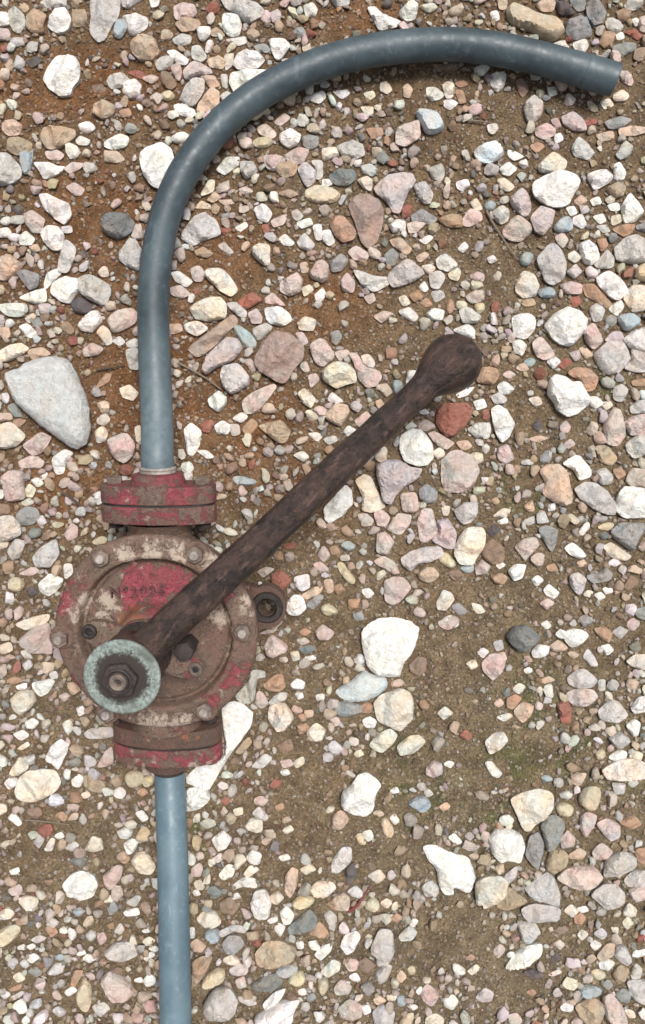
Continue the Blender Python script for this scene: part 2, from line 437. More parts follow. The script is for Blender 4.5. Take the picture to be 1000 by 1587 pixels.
C|380,1280 390,1269 406,1272 406,1288 398,1291 382,1286|small cream cube-like pebble in the open dirt right of the lower hose
W|191,1310 202,1302 214,1305 208,1320 198,1326|white heart-shaped pebble left of the lower hose
O|762,895 775,888 788,895 782,905 770,905|small round orange pebble beside a bluish-white one
R|321,8 330,2 340,5 339,15 328,21 320,15|small brick-red pebble beside a long pale stone at the photo's upper edge
R|622,322 630,315 640,318 636,332 625,335|brick-red pebble at the tip of a grey-pink triangular stone
R|712,1140 722,1131 732,1140 725,1148|tiny crimson pebble on bare mossy dirt
C|935,1195 962,1180 990,1178 1008,1190 1011,1208 970,1212 945,1210|big cream long stone right of the olive-tan rounded stone
L|346,566 368,562 385,582 385,595 358,610 345,598 341,578|big light grey roundish stone just below the lower layered stone
C|-6,660 15,654 39,675 25,690 8,695 -10,692|big cream roundish stone above the pale pink waisted block
L|916,1388 935,1372 955,1371 968,1385 968,1400 942,1411 930,1400|big light grey roundish stone just below the slate-white blocky stone
L|622,865 638,855 660,848 682,848 688,860 670,870 648,875 638,885 625,875|big light grey long stone above the salmon-pink angular stone
W|968,525 985,511 1009,505 1014,552 982,540|big white angular stone just right of the grey-mauve pyramid stone
P|375,622 390,608 422,595 428,600 410,625 395,640 380,640|big pink long stone below the big six-sided pink-brown stone
C|750,1365 765,1362 790,1372 775,1395 755,1408 750,1408|big cream upright stone just below the pale grainy stone
P|648,808 655,790 670,789 675,808 680,825 662,840 652,838|big pink upright stone just right of the small cracked pink block
P|165,495 180,480 202,476 212,485 208,500 175,516|big pink slanting stone just below the grey-white split block
L|971,688 988,675 1014,672 1012,700 985,710 975,700|big light grey blocky stone just right of the pink-white pear-shaped stone
S|-8,398 12,392 32,408 25,420 8,431 -9,430|big peach roundish stone left of the grey finger-shaped stone
M|678,808 695,804 708,825 706,850 695,850 670,838 682,825|big mauve angular stone just left of the tall cream-pink stone
L|972,1522 1006,1520 1014,1562 982,1550|big light grey slanting stone just right of the pale pink slab at the lower edge
L|930,1102 950,1085 962,1090 976,1110 960,1122 942,1120 932,1115|big light grey roundish stone just right of the mauve-grey stone of a stacked pair
W|794,490 818,485 830,492 830,510 815,525 798,520|big white roundish stone below the cream egg-like stone
P|968,655 982,645 1011,640 1010,670 980,675|medium pink blocky stone just right of the pink-white pear-shaped stone
L|968,570 980,558 979,542 992,540 1012,550 1008,575 985,576|medium light grey angular stone just right of the grey-mauve pyramid stone
W|368,82 380,75 400,79 410,92 398,104 370,106 361,98|medium white sideways stone just above the broad white stone against the hose
L|365,1078 382,1062 390,1040 410,1042 410,1052 398,1055 394,1085 385,1091 372,1089|medium light grey long stone just right of the pump's lower right rim
P|480,535 495,525 505,528 520,552 500,568 488,560|medium pink roundish stone just above the cream lumpy stone
L|288,130 302,119 316,122 315,140 302,160 288,160 279,150|medium light grey slanting stone left of the broad white stone against the hose
T|400,660 435,650 450,668 442,685 430,685 412,670|medium tan sideways stone above the handle's middle
W|62,360 72,349 88,350 98,362 94,385 80,386 68,375|medium white roundish stone just above the grey finger-shaped stone
W|85,14 100,12 110,28 105,45 90,51 75,42 79,25|medium white roundish stone left of the tall grainy grey-pink stone
N|748,850 765,835 782,850 782,870 765,875 750,865|medium brown roundish stone just right of the tall cream-pink stone
W|76,1160 92,1148 105,1158 98,1175 88,1195 78,1185 68,1180|medium white upright stone just above the big flat cream-grey slab
T|848,1338 855,1320 872,1318 882,1328 878,1345 860,1356 848,1348|medium tan roundish stone just right of the dark grey pointed stone
P|972,745 982,725 1012,730 1010,755 980,752|medium pink blocky stone just above the dazzling white block
T|770,1405 788,1375 818,1398 798,1408 780,1411|medium tan angular stone just right of the pale grainy stone
L|578,1572 592,1560 612,1572 608,1595 582,1595|medium light grey roundish stone below the tall grey-white stone
C|835,255 858,235 878,250 875,262 855,268 838,265|medium cream sideways stone just above the big chunky white stone
W|410,476 435,474 448,485 452,495 438,504 415,498|medium white sideways stone right of the pale blue finger-shaped stone
C|-10,550 15,534 32,532 44,540 32,550 12,559 -8,559|medium cream long stone above the large pale blue-grey slab
P|34,690 62,670 79,678 65,700 50,706|medium pink slanting stone just left of the white comma-shaped stone
G|910,5 925,-8 940,15 936,32 922,36 912,22|medium grey blocky stone just right of the blocky grey stone
W|188,21 212,19 228,25 226,40 208,51 198,48 195,32|medium white blocky stone just right of the blue-grey oval pebble
T|298,1492 312,1484 329,1484 322,1504 302,1530 298,1527|medium tan long stone just right of the lower hose
L|968,1365 982,1350 1010,1352 1007,1375 975,1375|medium light grey sideways stone just right of the slate-white blocky stone
W|872,719 892,706 900,708 916,728 915,738 898,744 890,728|medium white angular stone just right of the ragged peach-pink stone
Y|-12,1450 12,1437 29,1437 28,1450 8,1468 -9,1464|medium yellowish slanting stone left of the round white stone
M|792,308 810,289 820,300 825,322 815,335 800,320|medium mauve blocky stone just left of the rough mauve stone
W|345,20 368,20 374,35 371,52 358,55 346,45|medium white roundish stone just below the long pale speckled stone
T|12,212 28,210 48,220 45,235 25,238 8,230|medium tan roundish stone just above the smooth blue-white stone
P|435,435 460,420 469,432 465,450 448,456 434,448|medium pink roundish stone right of the cream kite-shaped stone
Y|115,1552 125,1524 138,1528 140,1550 135,1571 125,1570|medium yellowish long stone just left of the grey-pink rounded wedge
L|522,225 545,216 562,222 565,238 552,244 532,240|medium light grey sideways stone just above the dark striped oval pebble
P|525,1564 542,1550 560,1560 560,1577 545,1583 528,1577|medium pink roundish stone below the tall grey-white stone
L|515,1335 530,1315 544,1315 545,1335 525,1354 515,1352|medium light grey long stone below the glowing white-and-pink stone
S|318,145 328,135 339,142 339,162 320,172 305,172 308,160|medium peach slanting stone left of the broad white stone against the hose
S|505,642 520,626 538,628 541,640 528,661 508,650|medium peach roundish stone just below the cream lumpy stone
M|926,1278 942,1270 962,1280 962,1298 948,1305 935,1292|medium mauve blocky stone just below the olive-tan rounded stone
W|120,502 140,482 152,482 158,498 142,514 125,511|medium white slanting stone just below the grey-white split block
W|898,380 910,372 925,382 930,398 918,410 905,405|medium white roundish stone right of the tall pink-grey oval stone
W|910,270 935,262 951,272 945,282 922,295|medium white blocky stone left of the white triangular stone
O|905,440 922,439 940,458 950,470 942,476 925,465 910,458|medium orange long stone just left of the white slanted oblong stone
T|42,28 55,15 72,24 66,38 68,49 50,50 40,40|medium tan blocky stone above the lumpy white stone
P|35,330 48,324 68,338 62,358 48,358 38,345|medium pink roundish stone just left of the smooth white wedge
G|22,798 38,785 55,788 60,800 50,812 32,814|medium grey roundish stone just right of the cream-orange edge stone
L|12,15 22,8 35,20 38,35 30,48 20,46 12,32|medium light grey upright stone above the lumpy white stone
C|752,1150 765,1138 780,1135 788,1148 775,1162 760,1169|medium cream blocky stone just right of the tiny crimson pebble
P|269,8 282,2 300,5 305,18 295,26 272,28|medium pink roundish stone just left of the small brick-red pebble
G|525,1090 540,1089 560,1095 560,1105 538,1112 525,1110 519,1100|medium grey sideways stone just below the smooth bluish-white flat stone
W|442,938 455,922 468,925 475,942 462,954 448,952|medium white roundish stone just right of the pump's mounting lug
L|888,228 898,210 910,220 922,235 912,246 892,240|medium light grey blocky stone above the big chunky white stone
P|825,532 838,522 850,535 860,550 845,558 832,552|medium pink blocky stone just left of the big pale white pointed stone
M|284,108 300,92 325,105 328,112 305,115 288,122|medium mauve sideways stone left of the broad white stone against the hose
W|-6,472 15,470 38,470 42,480 30,490 10,489|medium white long stone left of the plump white stone
C|480,1380 492,1368 515,1369 521,1378 505,1392 488,1391|medium cream sideways stone above the dark slate stone
P|480,422 490,405 500,402 509,410 508,430 500,436 482,428|medium pink roundish stone below the orange-brown swirled stone
C|22,968 45,958 75,952 72,965 42,978|medium cream long stone just above the flat grey-pink slab
P|585,828 598,825 612,840 600,860 584,855|medium pink blocky stone just below the small cracked pink block
P|905,512 920,500 935,528 920,541 910,530|medium pink upright stone just right of the big pale white pointed stone
M|872,180 890,172 905,185 910,200 890,200 875,190|medium mauve sideways stone right of the pointed pale-rimmed stone
W|51,250 75,250 88,256 99,256 92,265 68,276 60,262|medium white long stone just below the broad tan stone
P|621,766 645,764 649,788 640,794 625,792|medium pink blocky stone just above the small cracked pink block
C|972,1025 985,1015 1009,1015 1008,1040 982,1034|medium cream angular stone right of the pale striped oval stone
W|418,60 440,60 450,70 435,90 428,91 420,75|medium white blocky stone just above the hose's upper bend
L|462,262 472,251 490,265 488,282 476,290 468,278|medium light grey blocky stone just above the smooth cream-yellow oval stone
C|304,1427 315,1416 332,1416 342,1434 328,1442 312,1437|medium cream roundish stone right of the lower hose
Y|310,1527 330,1503 348,1504 346,1522 325,1531|medium yellowish slanting stone just above the grey-pink blocky edge stone
C|389,386 402,378 418,380 418,408 410,410 395,398|medium cream blocky stone right of the cream kite-shaped stone
B|30,230 48,226 50,238 45,265 35,268 30,250|small blue-grey long stone just right of the smooth blue-white stone
G|344,1464 355,1451 372,1452 379,1464 365,1477 352,1478|small grey roundish stone left of the brown-grey rounded boulder
S|442,1360 452,1346 462,1350 460,1375 450,1392 442,1382|small peach long stone right of the tall white tooth-shaped stone
T|148,161 162,156 179,165 175,178 160,184 145,175|small tan roundish stone right of the lumpy white stone
P|442,240 462,228 479,232 470,252 450,255|small pink blocky stone above the smooth cream-yellow oval stone
G|25,422 38,418 60,425 58,442 45,449 35,435|small grey angular stone left of the plump white stone
P|900,1268 910,1259 926,1266 920,1282 909,1298 900,1285|small pink blocky stone just below the olive-tan rounded stone
T|925,692 942,690 958,710 948,721 932,715|small tan slanting stone just below the pink-white pear-shaped stone
L|642,285 660,279 672,298 668,312 658,312 648,300|small light grey slanting stone just right of the brick-red pebble
T|128,1205 142,1205 160,1215 160,1228 148,1231 130,1222|small tan slanting stone below the flat grey chip
B|958,490 980,485 995,498 972,514 962,502|small blue-grey blocky stone just below the large cream edge stone
C|936,848 948,841 962,850 979,862 970,869 950,865|small cream long stone just below the grey veined triangle
W|28,460 45,452 68,445 70,465 55,470|small white sideways stone just left of the plump white stone
S|798,1100 810,1088 828,1095 822,1110 810,1120 798,1108|small peach roundish stone left of the rust-red stone with an orange tip
W|162,218 185,206 199,212 195,225 175,230 162,226|small white long stone left of the bright white block
O|408,1062 425,1048 438,1046 442,1065 432,1072 415,1070|small orange blocky stone just above the cream blocky stone
P|974,1380 1007,1375 1012,1390 985,1400|small pink sideways stone just below the slate-white blocky stone
W|435,208 450,201 466,210 462,222 448,229 435,220|small white roundish stone below the hose's upper bend
G|638,332 655,321 678,336 670,345 642,342|small grey long stone just right of the brick-red pebble
T|428,255 450,250 462,258 455,272 440,274 430,268|small tan roundish stone left of the smooth cream-yellow oval stone
G|650,760 662,750 678,762 675,778 660,780 652,772|small grey roundish stone just right of the grey-pink wedge
L|170,115 188,111 200,122 192,132 172,136 165,125|small light grey roundish stone below the mottled peach stone
L|62,2 75,-8 102,-8 100,8 75,11|small light grey long stone left of the tall grainy grey-pink stone
W|322,618 338,605 350,615 350,625 338,638 325,628|small white roundish stone below the lower layered stone
W|335,261 350,242 370,242 368,255 348,269|small white slanting stone above the flaky grey-pink stone
Y|985,420 995,408 1014,410 1010,435 988,430|small yellowish blocky stone just below the knobbly grey stone
W|192,128 208,121 218,130 215,145 200,150 190,141|small white roundish stone below the mottled peach stone
P|652,1544 662,1526 682,1544 670,1561 658,1554|small pink blocky stone right of the tall grey-white stone
S|2,188 18,182 32,192 28,205 12,208 2,200|small peach roundish stone above the smooth blue-white stone
P|718,338 730,321 746,328 748,340 730,349 720,348|small pink roundish stone left of the round pale pink stone
P|581,870 595,862 612,872 620,888 610,891 585,875|small pink long stone just above the salmon-pink angular stone
P|410,241 430,240 442,246 438,258 422,265 410,250|small pink blocky stone left of the smooth cream-yellow oval stone
L|885,892 898,888 910,898 905,915 898,922 886,908|small light grey blocky stone below the grey-green tooth-shaped stone
W|48,1060 75,1054 82,1058 72,1075 60,1081 50,1070|small white sideways stone just right of the round cream stone
T|272,35 288,26 308,31 310,38 300,46 282,48|small tan sideways stone just left of the small brick-red pebble
W|618,20 635,4 648,5 644,30 630,32|small white blocky stone just right of the white boot-shaped stone
D|110,470 125,460 142,472 140,485 118,485|small dark blocky stone just below the grey-white split block
P|28,715 50,705 68,715 62,725 32,725|small pink long stone just above the pale pink waisted block
W|980,1098 990,1082 1007,1080 1009,1102 985,1106|small white blocky stone right of the mauve-grey stone of a stacked pair
C|475,1135 490,1121 505,1132 498,1149 480,1148|small cream roundish stone just right of the cream blocky stone
W|676,402 690,392 710,409 695,420 680,415|small white blocky stone right of the pale grey layered stone
W|328,1302 345,1289 359,1300 350,1315 338,1320|small white blocky stone just left of the small cream cube
Y|194,1202 208,1195 222,1202 218,1218 202,1222 194,1212|small yellowish roundish stone left of the pump's lower flange
C|678,935 688,915 700,920 705,930 692,946 680,945|small cream slanting stone right of the salmon-pink angular stone
L|712,482 725,476 745,490 740,500 718,500|small light grey sideways stone above the handle's ball
L|922,410 942,386 952,400 950,414 930,416|small light grey blocky stone just above the white slanted oblong stone
L|10,855 22,836 38,840 28,865 18,868|small light grey upright stone just below the cream-orange edge stone
O|680,338 700,330 715,334 718,350 695,350|small orange sideways stone right of the brick-red pebble
S|648,890 660,879 675,882 681,892 668,904 652,898|small peach roundish stone just right of the salmon-pink angular stone
S|960,200 980,195 1014,200 985,210 962,210|small peach long stone below the hose's open end
P|831,198 848,189 862,198 860,208 845,214 832,208|small pink roundish stone just below the pointed pale-rimmed stone
C|285,502 305,496 322,508 305,520 288,512|small cream sideways stone just left of the upper layered stone
S|515,1395 532,1385 542,1392 540,1412 522,1411|small peach roundish stone above the pale white lozenge
N|635,1032 648,1019 661,1022 660,1040 650,1048 638,1041|small brown roundish stone just right of the biggest white block
G|910,892 930,888 940,880 950,890 945,900 920,904|small grey sideways stone below the grey veined triangle
S|515,1268 528,1256 541,1271 530,1286 515,1285|small peach blocky stone just below the glowing white-and-pink stone
W|762,112 786,110 782,132 772,139 762,128|small white blocky stone left of the pointed pale-rimmed stone
L|194,542 214,540 214,572 200,570|small light grey upright stone just above the upright part of the hose
T|110,15 130,12 134,25 128,38 112,38|small tan blocky stone just left of the tall grainy grey-pink stone
P|664,672 675,669 704,686 692,696 678,690|small pink long stone just right of the bright cream egg
L|952,1482 958,1467 970,1467 980,1490 972,1497|small light grey slanting stone above the pale pink slab at the lower edge
P|772,695 788,688 798,710 785,718 774,712|small pink blocky stone just below the tall white leaf-shaped stone
P|918,1320 932,1306 950,1320 940,1331 922,1331|small pink blocky stone just left of the slate-white blocky stone
C|660,1580 675,1572 688,1580 685,1595 662,1595|small cream roundish stone below the tall grey-white stone
W|408,1557 425,1540 442,1534 435,1550 418,1568 410,1564|small white long stone just above the long white sliver at the lower edge
B|858,350 875,335 886,342 886,358 862,360|small blue-grey blocky stone just right of the rough mauve stone
L|978,630 992,620 1008,622 1009,638 980,640|small light grey sideways stone just right of the pink-white pear-shaped stone
W|394,322 410,315 422,330 414,344 400,338|small white blocky stone left of the smooth cream-yellow oval stone
N|341,1400 355,1391 370,1405 360,1418 342,1412|small brown roundish stone just left of the tall white tooth-shaped stone
G|512,405 528,392 540,402 530,418 515,420|small grey blocky stone just below the orange-brown swirled stone
R|368,468 390,452 406,465 382,478|small red sideways stone just right of the cream kite-shaped stone
Y|452,1400 468,1388 490,1395 472,1410 458,1408|small yellowish sideways stone just above the dark slate stone
G|950,71 962,66 985,65 986,75 968,84 955,80|small grey long stone just above the hose's open end
L|372,250 392,250 399,265 380,276 374,265|small light grey blocky stone above the flaky grey-pink stone
L|945,1145 962,1135 978,1148 965,1161 955,1158|small light grey blocky stone below the mauve-grey stone of a stacked pair
W|-10,21 12,20 14,38 -14,41|small white angular stone left of the lumpy white stone
L|968,8 980,-8 998,-8 995,10 980,15|small light grey blocky stone right of the blocky grey stone
L|726,665 740,655 755,655 754,675 740,678|small light grey blocky stone just left of the tall white leaf-shaped stone
B|898,1534 910,1528 932,1533 930,1544 905,1548|small blue-grey sideways stone just above the dull brown-grey flat stone
L|665,425 682,420 690,430 680,448 668,445|small light grey roundish stone just right of the pale grey layered stone
C|766,325 780,316 791,325 788,340 778,345 768,335|small cream roundish stone just above the round pale pink stone
P|868,442 885,436 902,442 900,455 878,455
L|925,730 940,725 952,738 948,750 932,750
G|938,188 962,180 980,185 962,198 945,198
L|391,508 412,500 422,506 410,520 400,526 392,518
W|269,162 282,158 300,168 302,175 295,181 275,175
L|582,1512 595,1497 608,1500 600,1522 588,1527
W|456,895 478,890 480,910 468,916 458,910
C|14,1200 30,1172 45,1190 28,1202
C|498,1507 515,1490 528,1494 525,1507 508,1517
S|832,5 850,-8 862,2 858,15 842,16
C|461,500 472,490 490,495 485,512 465,510
P|528,435 538,422 550,435 548,452 532,450
P|540,390 552,380 572,392 568,402 550,402
P|680,965 698,955 710,958 712,966 698,978 685,972
W|362,1372 380,1360 395,1364 398,1378 375,1375 362,1381
G|882,-8 908,-8 908,12 895,16
G|982,945 1011,940 1011,962 990,958
O|985,1318 1010,1315 1006,1340 992,1338
P|488,980 500,968 518,980 510,991 495,992
C|28,1394 42,1390 59,1397 52,1413 38,1410
S|925,1480 940,1462 952,1462 950,1480 932,1488
P|990,28 1006,25 1013,52 992,48
P|150,1190 160,1168 172,1159 175,1185 160,1189
C|131,1318 142,1298 155,1302 159,1318 145,1322
L|914,478 925,470 938,480 932,496 920,498
S|160,232 180,232 192,245 180,250 162,248
C|28,1398 42,1390 59,1395 52,1412 38,1410
L|952,600 965,595 975,605 965,622 952,618
C|462,610 472,602 489,618 482,632 470,625
B|426,1507 452,1498 462,1504 450,1517 435,1518
S|605,372 622,368 638,385 630,394 610,380
T|940,292 958,282 970,290 965,302 952,306
L|665,260 685,252 690,265 685,279 672,275
W|876,850 888,841 902,852 909,862 900,866 885,860
G|468,212 480,208 494,212 492,225 482,230 470,225
W|682,965 698,954 712,960 710,972 688,975
C|185,602 200,596 214,608 205,620 190,615
N|250,110 262,112 274,130 265,138 250,128
L|955,238 970,218 982,228 975,242 962,246
L|939,32 950,25 968,38 960,49 945,46
P|580,795 592,790 605,802 598,815 585,814
L|188,-8 225,-8 200,10 190,8
C|150,515 160,505 170,512 175,530 165,535
T|950,1512 962,1497 976,1504 970,1520 958,1523
Y|10,900 25,895 36,905 28,918 12,915
Y|522,875 532,872 540,885 550,895 548,905 535,900
L|461,375 472,360 488,378 480,388 465,382
W|702,512 725,502 736,512 735,525 725,522
P|128,542 142,531 160,540 150,550 132,552
O|961,1275 982,1264 996,1278 982,1285 968,1282
L|510,-8 540,-8 541,6 522,10
S|42,542 65,538 78,548 50,558
W|238,332 250,322 270,326 268,335 250,340 240,340
P|518,1534 528,1520 545,1530 540,1542 522,1543
W|265,422 278,420 298,435 288,444 272,435
O|480,1450 495,1430 509,1447 502,1457
Y|444,1524 465,1507 475,1523 462,1533
P|722,460 735,450 750,450 750,465 732,470
O|950,355 970,346 985,348 980,360 968,366
L|241,96 250,88 262,86 269,95 258,106 245,108
O|935,48 955,48 950,65 938,72 931,65
P|-11,45 12,45 16,55 8,61 -12,61
W|72,422 88,416 95,422 82,435 70,448 68,440
P|870,1302 880,1288 892,1300 890,1312 872,1315
Y|864,1250 878,1246 892,1255 880,1269 866,1262
W|825,1010 835,1000 852,1002 850,1014 838,1020 828,1019
L|340,1444 362,1434 380,1437 380,1447 362,1444 345,1453
S|322,90 338,85 350,92 345,105 325,102
B|315,1450 325,1443 339,1444 340,1462 325,1464
L|298,72 310,71 321,88 312,95 298,90
W|662,135 675,134 689,145 682,152 670,155 662,145
G|596,395 608,385 619,395 612,410 600,410
L|350,470 368,468 382,482 380,491 368,488
W|434,1415 445,1406 456,1419 450,1432 440,1434
C|400,198 412,192 429,208 422,215 402,208
L|340,148 352,140 368,150 362,160 348,162
P|265,445 280,442 295,455 280,462 265,455
L|618,1450 635,1434 646,1444 638,1456 622,1457
Y|590,1272 600,1269 611,1288 605,1299 595,1294
O|922,975 938,972 950,982 945,995 932,990
P|295,416 308,411 318,422 312,435 300,434
W|259,80 272,78 292,92 288,100 275,98
L|502,1420 512,1413 522,1422 518,1444 510,1440
L|-10,1420 12,1407 22,1417 12,1426 -9,1426
C|500,230 520,228 525,240 510,246 500,248
D|862,5 875,2 891,19 885,22 868,22
M|738,1547 752,1532 765,1540 762,1552 748,1554
S|-13,641 15,640 18,650 -14,655
W|794,528 808,525 818,535 810,550 800,545
W|266,210 282,202 298,212 288,220 268,218
W|604,348 615,338 629,342 628,356 610,358
N|-11,782 12,782 15,795 -9,799
Y|391,220 405,212 422,215 420,225 402,230
L|355,1506 370,1496 384,1503 380,1514 360,1514
N|672,100 710,99 708,108 680,112
W|332,660 345,652 359,660 352,672 338,672
W|339,1358 352,1342 364,1345 360,1360 346,1366
W|618,482 635,476 649,490 642,498 628,492
L|268,59 282,51 296,55 294,65 282,70 270,65
W|660,488 672,478 688,482 685,496 670,496
B|360,740 375,738 398,745 390,752 370,752
P|98,828 110,811 119,818 118,832 105,838
G|954,1542 965,1533 978,1537 975,1554 960,1552
W|952,255 962,250 971,265 968,276 955,275
C|145,668 158,660 166,670 162,682 150,686
N|556,1492 568,1486 581,1497 570,1510 560,1504
W|29,368 40,358 54,370 48,379 32,379
W|889,65 908,58 914,68 905,82 895,76
W|498,1470 515,1464 512,1477 498,1490 488,1482
W|972,1125 985,1116 994,1122 990,1140 982,1141
Y|682,865 692,855 708,875 698,881 685,872
L|390,1188 410,1168 422,1175 408,1190
P|738,880 748,868 761,878 755,890 740,890
C|142,1562 160,1556 170,1566 155,1578 148,1572
C|686,132 695,126 705,132 702,150 692,152
D|535,1350 548,1338 554,1355 540,1371
O|375,665 390,648 400,658 385,676
S|310,115 332,116 340,130 328,135 320,128
W|945,1175 962,1164 974,1168 970,1181 955,1182
W|382,1330 390,1319 405,1325 402,1340 388,1339
P|632,346 650,341 660,345 648,358 635,360
Y|622,1582 638,1571 642,1577 635,1595 620,1595
W|28,505 42,501 56,515 50,522 40,521
N|800,125 812,122 820,138 810,151 804,140
P|385,485 398,478 406,490 405,500 390,500
W|688,1550 702,1543 711,1554 702,1566 690,1561
P|788,1574 802,1571 810,1584 790,1595
P|395,1090 400,1072 408,1075 416,1091 405,1098
W|772,598 782,590 798,602 788,611 775,608
W|305,41 325,41 325,52 315,62 308,58
O|508,1402 520,1392 530,1392 530,1410 518,1412
B|835,450 852,444 862,455 855,462 838,460
W|471,10 485,5 492,15 488,26 475,26
W|775,260 788,250 802,260 790,271 780,268
B|805,400 815,390 828,395 822,410 810,411
W|500,358 512,356 519,375 510,380 500,372
L|560,255 575,252 586,260 578,271 562,265
L|482,250 500,250 500,275 490,278 490,262
G|988,348 1014,342 1014,360 990,355
M|938,528 950,514 964,515 968,530 950,528
N|430,1155 450,1145 455,1160 440,1168
C|772,278 782,275 798,288 788,296 775,290
P|102,289 115,282 130,292 125,301 115,301
R|60,1282 78,1278 81,1290 70,1299 59,1292
C|570,1358 588,1348 598,1360 585,1370
P|70,235 88,232 99,240 92,248 75,246
C|-12,1005 15,995 19,1008 5,1014
L|416,1090 430,1075 445,1075 442,1085 425,1094
O|980,590 1008,586 1014,598 982,598
C|555,278 568,272 578,278 575,295 562,288
S|468,922 488,910 500,910 495,920 475,929
Y|492,1527 505,1517 510,1534 498,1548
S|294,1464 305,1456 319,1467 312,1477 300,1474
P|411,462 422,452 442,472 425,470 412,468
P|555,798 568,796 579,806 575,814 562,815
L|72,1510 85,1496 98,1497 96,1510 82,1514
O|786,1082 798,1076 808,1082 795,1098 786,1095
Y|496,944 508,935 526,949 508,955
Y|565,1405 578,1391 590,1405 578,1415
W|754,1182 762,1181 778,1198 770,1205 760,1200
L|905,1020 912,1006 922,1018 928,1032 918,1032
W|480,148 500,140 505,150 495,160 482,155
W|122,192 138,188 148,198 135,206 124,202
W|944,478 962,464 968,475 958,489
P|648,655 662,650 675,661 662,668 650,664
P|550,652 568,638 576,648 558,662
M|410,250 440,250 425,266 415,262
W|752,1182 762,1180 776,1198 772,1205 760,1198
S|885,1202 910,1199 900,1218 890,1216
S|852,1002 865,992 880,1004 870,1010 858,1009
W|888,338 902,332 909,348 902,354 890,348
S|882,1325 898,1315 909,1322 902,1332 885,1331
P|962,110 975,110 982,125 978,132 965,125
G|475,938 492,922 502,925 488,945
O|568,199 592,198 594,208 578,215
P|100,261 112,251 132,254 122,262 108,268
C|-13,1248 8,1248 9,1260 -6,1266
L|539,1382 552,1374 565,1386 560,1394 545,1389
S|770,-8 788,-8 785,12 775,12
C|580,708 595,692 600,698 598,715 588,715
S|925,208 950,202 952,215 932,218
C|310,301 322,278 332,278 330,295
P|580,490 595,481 610,486 592,500
W|844,915 852,906 868,919 860,928 848,922
L|392,1260 402,1250 416,1265 412,1271 398,1268
L|978,1512 985,1494 996,1502 992,1517 982,1518
L|762,615 775,608 786,618 782,626 768,625
S|582,598 600,595 608,608 598,615
P|265,102 278,98 282,110 278,125 269,115
C|965,1418 975,1400 988,1412 980,1422
W|912,615 925,615 935,625 925,632 915,630
W|-7,354 10,351 16,360 10,366 -7,365
L|782,1358 802,1342 800,1360 788,1370
P|535,1494 545,1486 556,1492 552,1504 542,1506
D|811,1507 822,1501 845,1510 828,1517
C|950,148 965,139 975,148 970,155 955,156
W|930,1494 942,1487 954,1494 945,1504 932,1503
P|420,342 445,332 440,348 425,352
T|365,1165 385,1142 390,1152 375,1168
O|958,18 968,12 979,22 970,32 959,28
W|181,1291 192,1285 205,1291 198,1302 185,1300
T|302,388 315,382 330,392 320,398 306,395
G|559,1530 572,1522 582,1534 570,1544
L|950,1215 970,1216 968,1230 955,1232
C|346,1487 360,1481 372,1490 368,1496 352,1496
W|350,60 380,55 382,65 368,69
L|878,422 892,410 901,422 890,432
W|485,350 498,348 500,370 490,371
W|630,592 632,575 645,575 648,582 632,598
W|5,1215 15,1206 26,1209 25,1219 12,1225
C|560,552 572,550 581,562 578,570 565,565
S|260,502 280,502 282,512 265,518
G|512,516 525,512 530,522 522,534 515,530
P|492,860 502,846 512,860 502,871
P|296,1348 308,1339 314,1345 310,1359 298,1359
C|419,1390 430,1382 440,1392 430,1402 420,1398
P|860,368 872,362 880,372 872,385 865,378
R|312,658 325,650 332,655 325,670 315,668
B|608,590 622,590 625,602 612,612
W|562,1118 572,1111 584,1118 580,1128 568,1128
K|320,1382 330,1375 345,1385 332,1395
W|230,-8 248,-8 245,8 235,11
C|348,85 362,82 360,100 350,108
S|-6,510 12,505 15,520 5,525
N|45,1255 60,1252 65,1262 55,1269 42,1262
O|109,1527 115,1507 128,1507 122,1520 114,1532
W|736,105 750,100 759,104 750,116 738,115
C|-6,1418 12,1408 22,1415 15,1425
N|968,910 978,892 991,902 975,914
W|450,1062 460,1052 472,1058 470,1068 455,1068
G|11,630 22,625 35,645 22,645
C|678,1105 690,1095 702,1105 688,1115
L|668,452 685,450 690,460 675,468
G|700,940 712,935 725,948 712,954
C|150,648 162,640 170,650 160,660 150,655
K|108,1335 120,1328 135,1332 125,1345
W|708,281 725,276 729,285 718,294 710,290
P|458,516 470,515 478,530 465,535
L|370,1547 385,1547 398,1557 385,1561 372,1554
W|858,66 875,60 885,75 868,75
Y|916,1507 928,1503 941,1512 930,1520 922,1516
W|109,1212 120,1202 128,1208 122,1222 112,1220
C|695,425 708,415 714,422 710,435 698,432
W|-8,758 6,760 5,772 -13,775
C|875,1412 885,1402 898,1412 888,1422
S|502,900 515,898 518,915 508,920
W|221,1522 230,1512 240,1517 239,1527 228,1531
W|432,370 442,362 456,375 450,380 440,378
W|750,658 760,655 762,668 758,678 750,678
L|950,980 962,971 974,978 962,990
C|731,702 748,702 750,715 738,719
C|590,128 600,125 608,138 600,144 590,139
W|98,875 110,875 112,888 100,898
W|175,1228 185,1220 195,1229 188,1239 178,1236
O|540,930 558,928 555,942 542,945
P|425,188 440,175 450,182 435,194
P|728,428 740,421 750,425 750,435 738,436
W|96,1122 108,1116 112,1130 105,1140 99,1132
N|92,505 105,498 115,512 108,518
C|38,760 45,750 55,758 50,770 40,769
G|394,72 410,68 420,78 412,82 400,80
W|688,156 700,154 710,160 698,170 689,165
W|460,345 480,338 485,348 468,354
T|802,465 825,462 830,472 815,475
P|519,546 538,542 542,548 528,560
N|695,888 710,882 718,892 705,900
S|708,685 725,682 732,692 718,698
L|16,65 22,58 35,60 38,68 28,72 20,71
P|765,1474 775,1464 784,1472 772,1487
C|650,10 670,5 678,12 665,20
P|355,658 370,658 372,672 360,675
C|208,662 218,660 218,688 210,682
